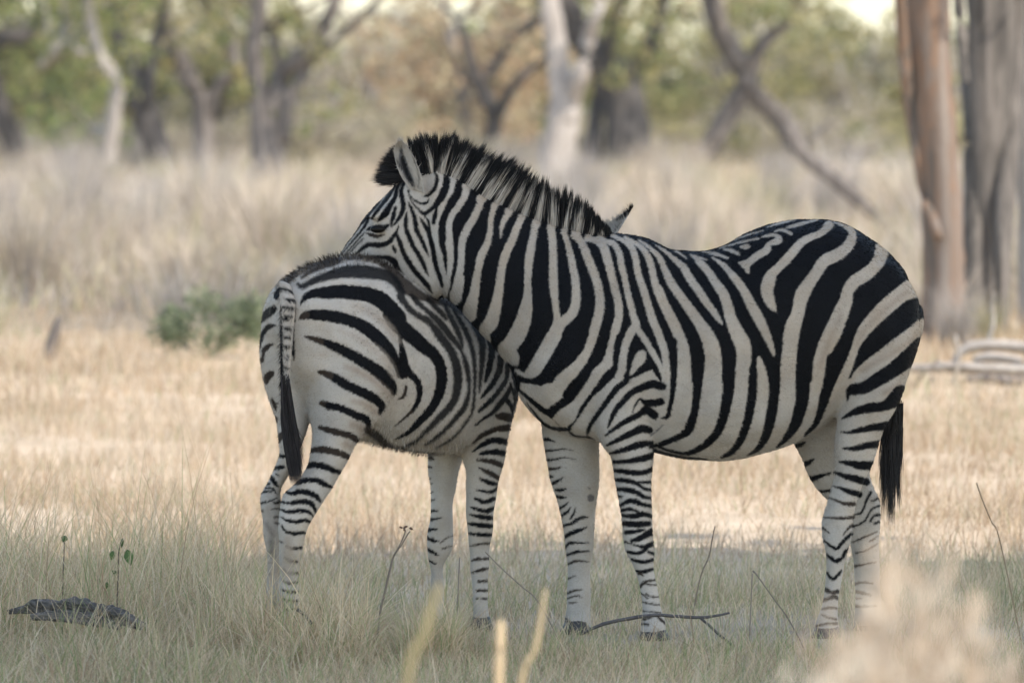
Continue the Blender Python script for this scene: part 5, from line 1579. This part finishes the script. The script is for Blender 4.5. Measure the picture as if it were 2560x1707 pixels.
stalk("stem", None, None, "Z 352,1000,4 358,880,4 360,790,3", 22.1, (.20, .17, .13), root)
leaf_mesh("leaf", 360 / 2.24, 1000 + 776 / 2.24, 17, 18, 22.1, (.12, .18, .07), root, .4)

# taller grass around the edges of the shade
def grass_patch(name, label, n, xpx0, xpx1, y0, y1, h0, h1, w0, w1, green, lean, bias=(.12, 0), seg=5):
    Y = RNG.uniform(y0, y1, n)
    X = (RNG.uniform(xpx0, xpx1, n) - CX) / FPX * Y
    f = noise2(X, Y, 6.0, 9)
    keep = RNG.uniform(-.6, .6, n) < f + .25
    X, Y, f = X[keep], Y[keep], f[keep]; n = len(X)
    h = RNG.uniform(h0, h1, n) * RNG.uniform(.5, 1, n) * (1 + .35 * f)
    g = RNG.uniform(0, 1, n) < green
    c = np.where(g[:, None], pick(GREEN_NEAR, n), pick(STRAW_NEAR, n, .2))
    me = blades(name, np.stack([X, Y, np.full(n, -.02)], 1), h, RNG.uniform(w0, w1, n), RNG.normal(0, lean, (n, 2)) + np.array(bias), c, seg, np.clip(RNG.normal(.12, .16, n), 0, .6))
    return tag(link(name, me, M_BLADE), label, "grass", kind='stuff')
grass_patch("tall_grass", "tall thin straw and green grass at the left edge of the shade", 9000, -500, 600, 21.7, 23.9, .20, .70, .0024, .0048, .25, .6)
grass_patch("tall_grass", "knee high tangled grass around the young zebra's hind hooves", 10000, 480, 930, 20.9, 22.6, .16, .42, .0024, .0048, .2, .7)
grass_patch("tall_grass", "loose green and straw tufts along the edge of the shade", 9000, 900, 2900, 22.6, 25.4, .08, .24, .0018, .0036, .40, .4)

# ------------------------------------------------------------------ blurred foreground grass, nearer the camera
grass_patch("tall_grass", "loose grass growing round the grey log at the lower left", 7000, -350, 520, 19.5, 21.42, .14, .36, .0022, .0048, .3, .65)
grass_patch("tall_grass", "long sparse grass stems rising above the tangle at the left edge", 900, -300, 620, 21.5, 23.5, .45, .85, .002, .0034, .10, .32)
grass_patch("tall_grass", "grass tuft hiding the young zebra's left front hoof", 1800, 1010, 1140, 20.9, 21.35, .18, .36, .002, .004, .35, .4)
grass_patch("tall_grass", "short loose grass standing in front of the hooves of both zebras", 17000, 480, 2700, 19.5, 21.75, .08, .23, .0022, .0046, .34, .6)
stalk("grass_stalk", "thick yellowish blurred stalk leaning right, in front of the young zebra's front hooves", "grass stalk", "E 925,1620,44 1000,1400,40 1060,1200,40 1115,1035,34", 11.0, (.46, .41, .25))
stalk("grass_stalk", "pale blunt blurred stalk standing upright at the bottom middle", "grass stalk", "I 105,1640,40 112,1400,40 116,1240,36", 13.0, (.58, .48, .33))
stalk("grass_stalk", "thin blurred stalk bending right, next to the pale blunt one", "grass stalk", "I 215,1640,30 300,1420,28 345,1200,22 365,1060,16", 13.5, (.50, .42, .28))

def near_clump(label, n, tops, Y, spread, seed, wid=(.004, .009), heads=True):
    """tall dry grass standing nearer the camera; tops given where the seed heads reach"""
    r = np.random.default_rng(seed)
    k = r.integers(0, len(tops), n)
    T = np.array(tops, float)[k]
    yy = Y + r.normal(0, spread, n)
    tip = at(T[:, 0] + r.normal(0, 1, n) * T[:, 2], T[:, 1] + np.abs(r.normal(0, 1, n)) * T[:, 3], yy)
    h = tip[:, 2] + .02
    lean = r.normal(0, .14, (n, 2)) + np.array([.05, 0])
    up = np.sqrt(1 - np.minimum((lean ** 2).sum(1), .9))
    h = h / up
    roots = np.stack([tip[:, 0] - lean[:, 0] * h, yy - lean[:, 1] * h, np.full(n, -.02)], 1)
    c = pick(STRAW, n) * np.array([.90, .96, 1.06])
    w = r.uniform(*wid, n)
    if heads:
        m = n * 4
        kk = r.integers(0, n, m)
        p = tip[kk] + np.stack([r.normal(0, .012, m), r.normal(0, .012, m), -r.uniform(0, .16, m)], 1)
        roots = np.vstack([roots, p]); h = np.concatenate([h, r.uniform(.03, .07, m)]); w = np.concatenate([w, r.uniform(.006, .013, m)])
        lean = np.vstack([lean, r.normal(0, .5, (m, 2))]); c = np.vstack([c, pick(STRAW, m) * np.array([.92, .98, 1.08])])
    o = link("grass_clump", blades("grass_clump", roots, h, w, lean, c, 5), M_BLADE)
    tag(o, label, "grass clump")
near_clump("big soft blurred tussock of tall dry grass in the lower right corner", 125, [(2215, 1375, 40, 30), (2290, 1400, 34, 34), (2370, 1440, 44, 40), (2150, 1510, 44, 40), (2220, 1530, 44, 40), (2420, 1540, 60, 40), (2080, 1610, 60, 40), (2500, 1600, 60, 50), (2330, 1600, 80, 40), (2160, 1650, 70, 30)], 9.0, .3, 61, wid=(.005, .010))
near_clump("faint blurred spray of dry grass leaning over the bottom middle", 26, [(1020, 1540, 60, 50), (930, 1610, 60, 40), (800, 1640, 50, 40)], 10.5, .2, 62, wid=(.004, .007), heads=False)
near_clump("faint blurred spray of dry grass at the bottom right of the middle", 26, [(1560, 1620, 80, 50), (1660, 1580, 60, 50), (1420, 1650, 60, 40)], 11.5, .2, 63, wid=(.004, .007), heads=False)

# ------------------------------------------------------------------ the tree that shades them, standing beside the photographer's line of sight
def shade_tree():
    r = np.random.default_rng(91)
    bx, by, cx, cy, cz = 9.2, 14.6, 6.9, 16.5, 10.0
    root = empty("shade_tree", (bx, by, 0), "tall spreading tree outside the picture on the right, whose shade the zebras stand in", "tree")
    limbs = [(np.array([[bx, by, -.2], [bx - .1, by + .1, 2], [bx - .4, by + .3, 4.5], [bx - .9, by + .7, 6.8]]), [.42, .34, .29, .24])]
    for k in range(12):
        a = k / 12 * 6.28 + r.normal(0, .2)
        e = np.array([cx + math.cos(a) * 4.0 * r.uniform(.5, 1), cy + math.sin(a) * 3.3 * r.uniform(.5, 1), cz + r.uniform(-.4, .8)])
        s0 = np.array([bx - .85, by + .65, 6.6]); S = np.linspace(0, 1, 5)[:, None]
        P = s0 * (1 - S) + e * S + r.normal(0, .2, (5, 3)) * S; P[1:4, 2] += .5
        limbs.append((P, np.linspace(.18, .03, 5)))
    V, q, t = join([limb(P, R, n=10) for P, R in limbs])
    link("trunk", raw_mesh("trunk", V, quads=q, tris=t), M_BARK, root)
    n = 13500
    a = r.uniform(0, 6.28, n); q = np.sqrt(r.uniform(0, 1, n)); q[::7] *= r.uniform(1, 1.3, len(q[::7]))
    edge = 1 + .05 * np.sin(a * 5 + 1) + .04 * np.sin(a * 9) + .03 * np.sin(a * 23 + 2)
    C = np.stack([cx + np.cos(a) * q * 4.9 * edge, cy - .55 + np.sin(a) * q * 4.6 * edge, cz + r.normal(0, .4, n) + .7 * (1 - q ** 2)], 1)
    V, qd, c = leaves(C, .25, 'olive', r, flat=.55)
    me = raw_mesh("crown", V, quads=qd, smooth=False); tint(me, c)
    link("crown", me, M_LEAF, root)
shade_tree()

# ------------------------------------------------------------------ dusty warm air
def haze():
    x, y0, y1, z0, z1 = 320, -80, 720, -1.1, 16
    V = [(-x, y0, z0), (x, y0, z0), (x, y1, z0), (-x, y1, z0), (-x, y0, z1), (x, y0, z1), (x, y1, z1), (-x, y1, z1)]
    F = [(0, 3, 2, 1), (4, 5, 6, 7), (0, 1, 5, 4), (1, 2, 6, 5), (2, 3, 7, 6), (3, 0, 4, 7)]
    me = raw_mesh("haze", V, F, smooth=False)
    m = bpy.data.materials.new("dusty_air"); m.use_nodes = True
    nt = m.node_tree; nt.nodes.remove(nt.nodes["Principled BSDF"])
    v = nt.nodes.new("ShaderNodeVolumePrincipled")
    v.inputs["Color"].default_value = (.93, .92, .90, 1)
    v.inputs["Density"].default_value = .00018
    v.inputs["Anisotropy"].default_value = .2
    nt.links.new(v.outputs[0], nt.nodes["Material Output"].inputs["Volume"])
    o = link("haze", me, m)
    tag(o, "thin dusty air over the whole clearing", "haze", kind='stuff')
haze()
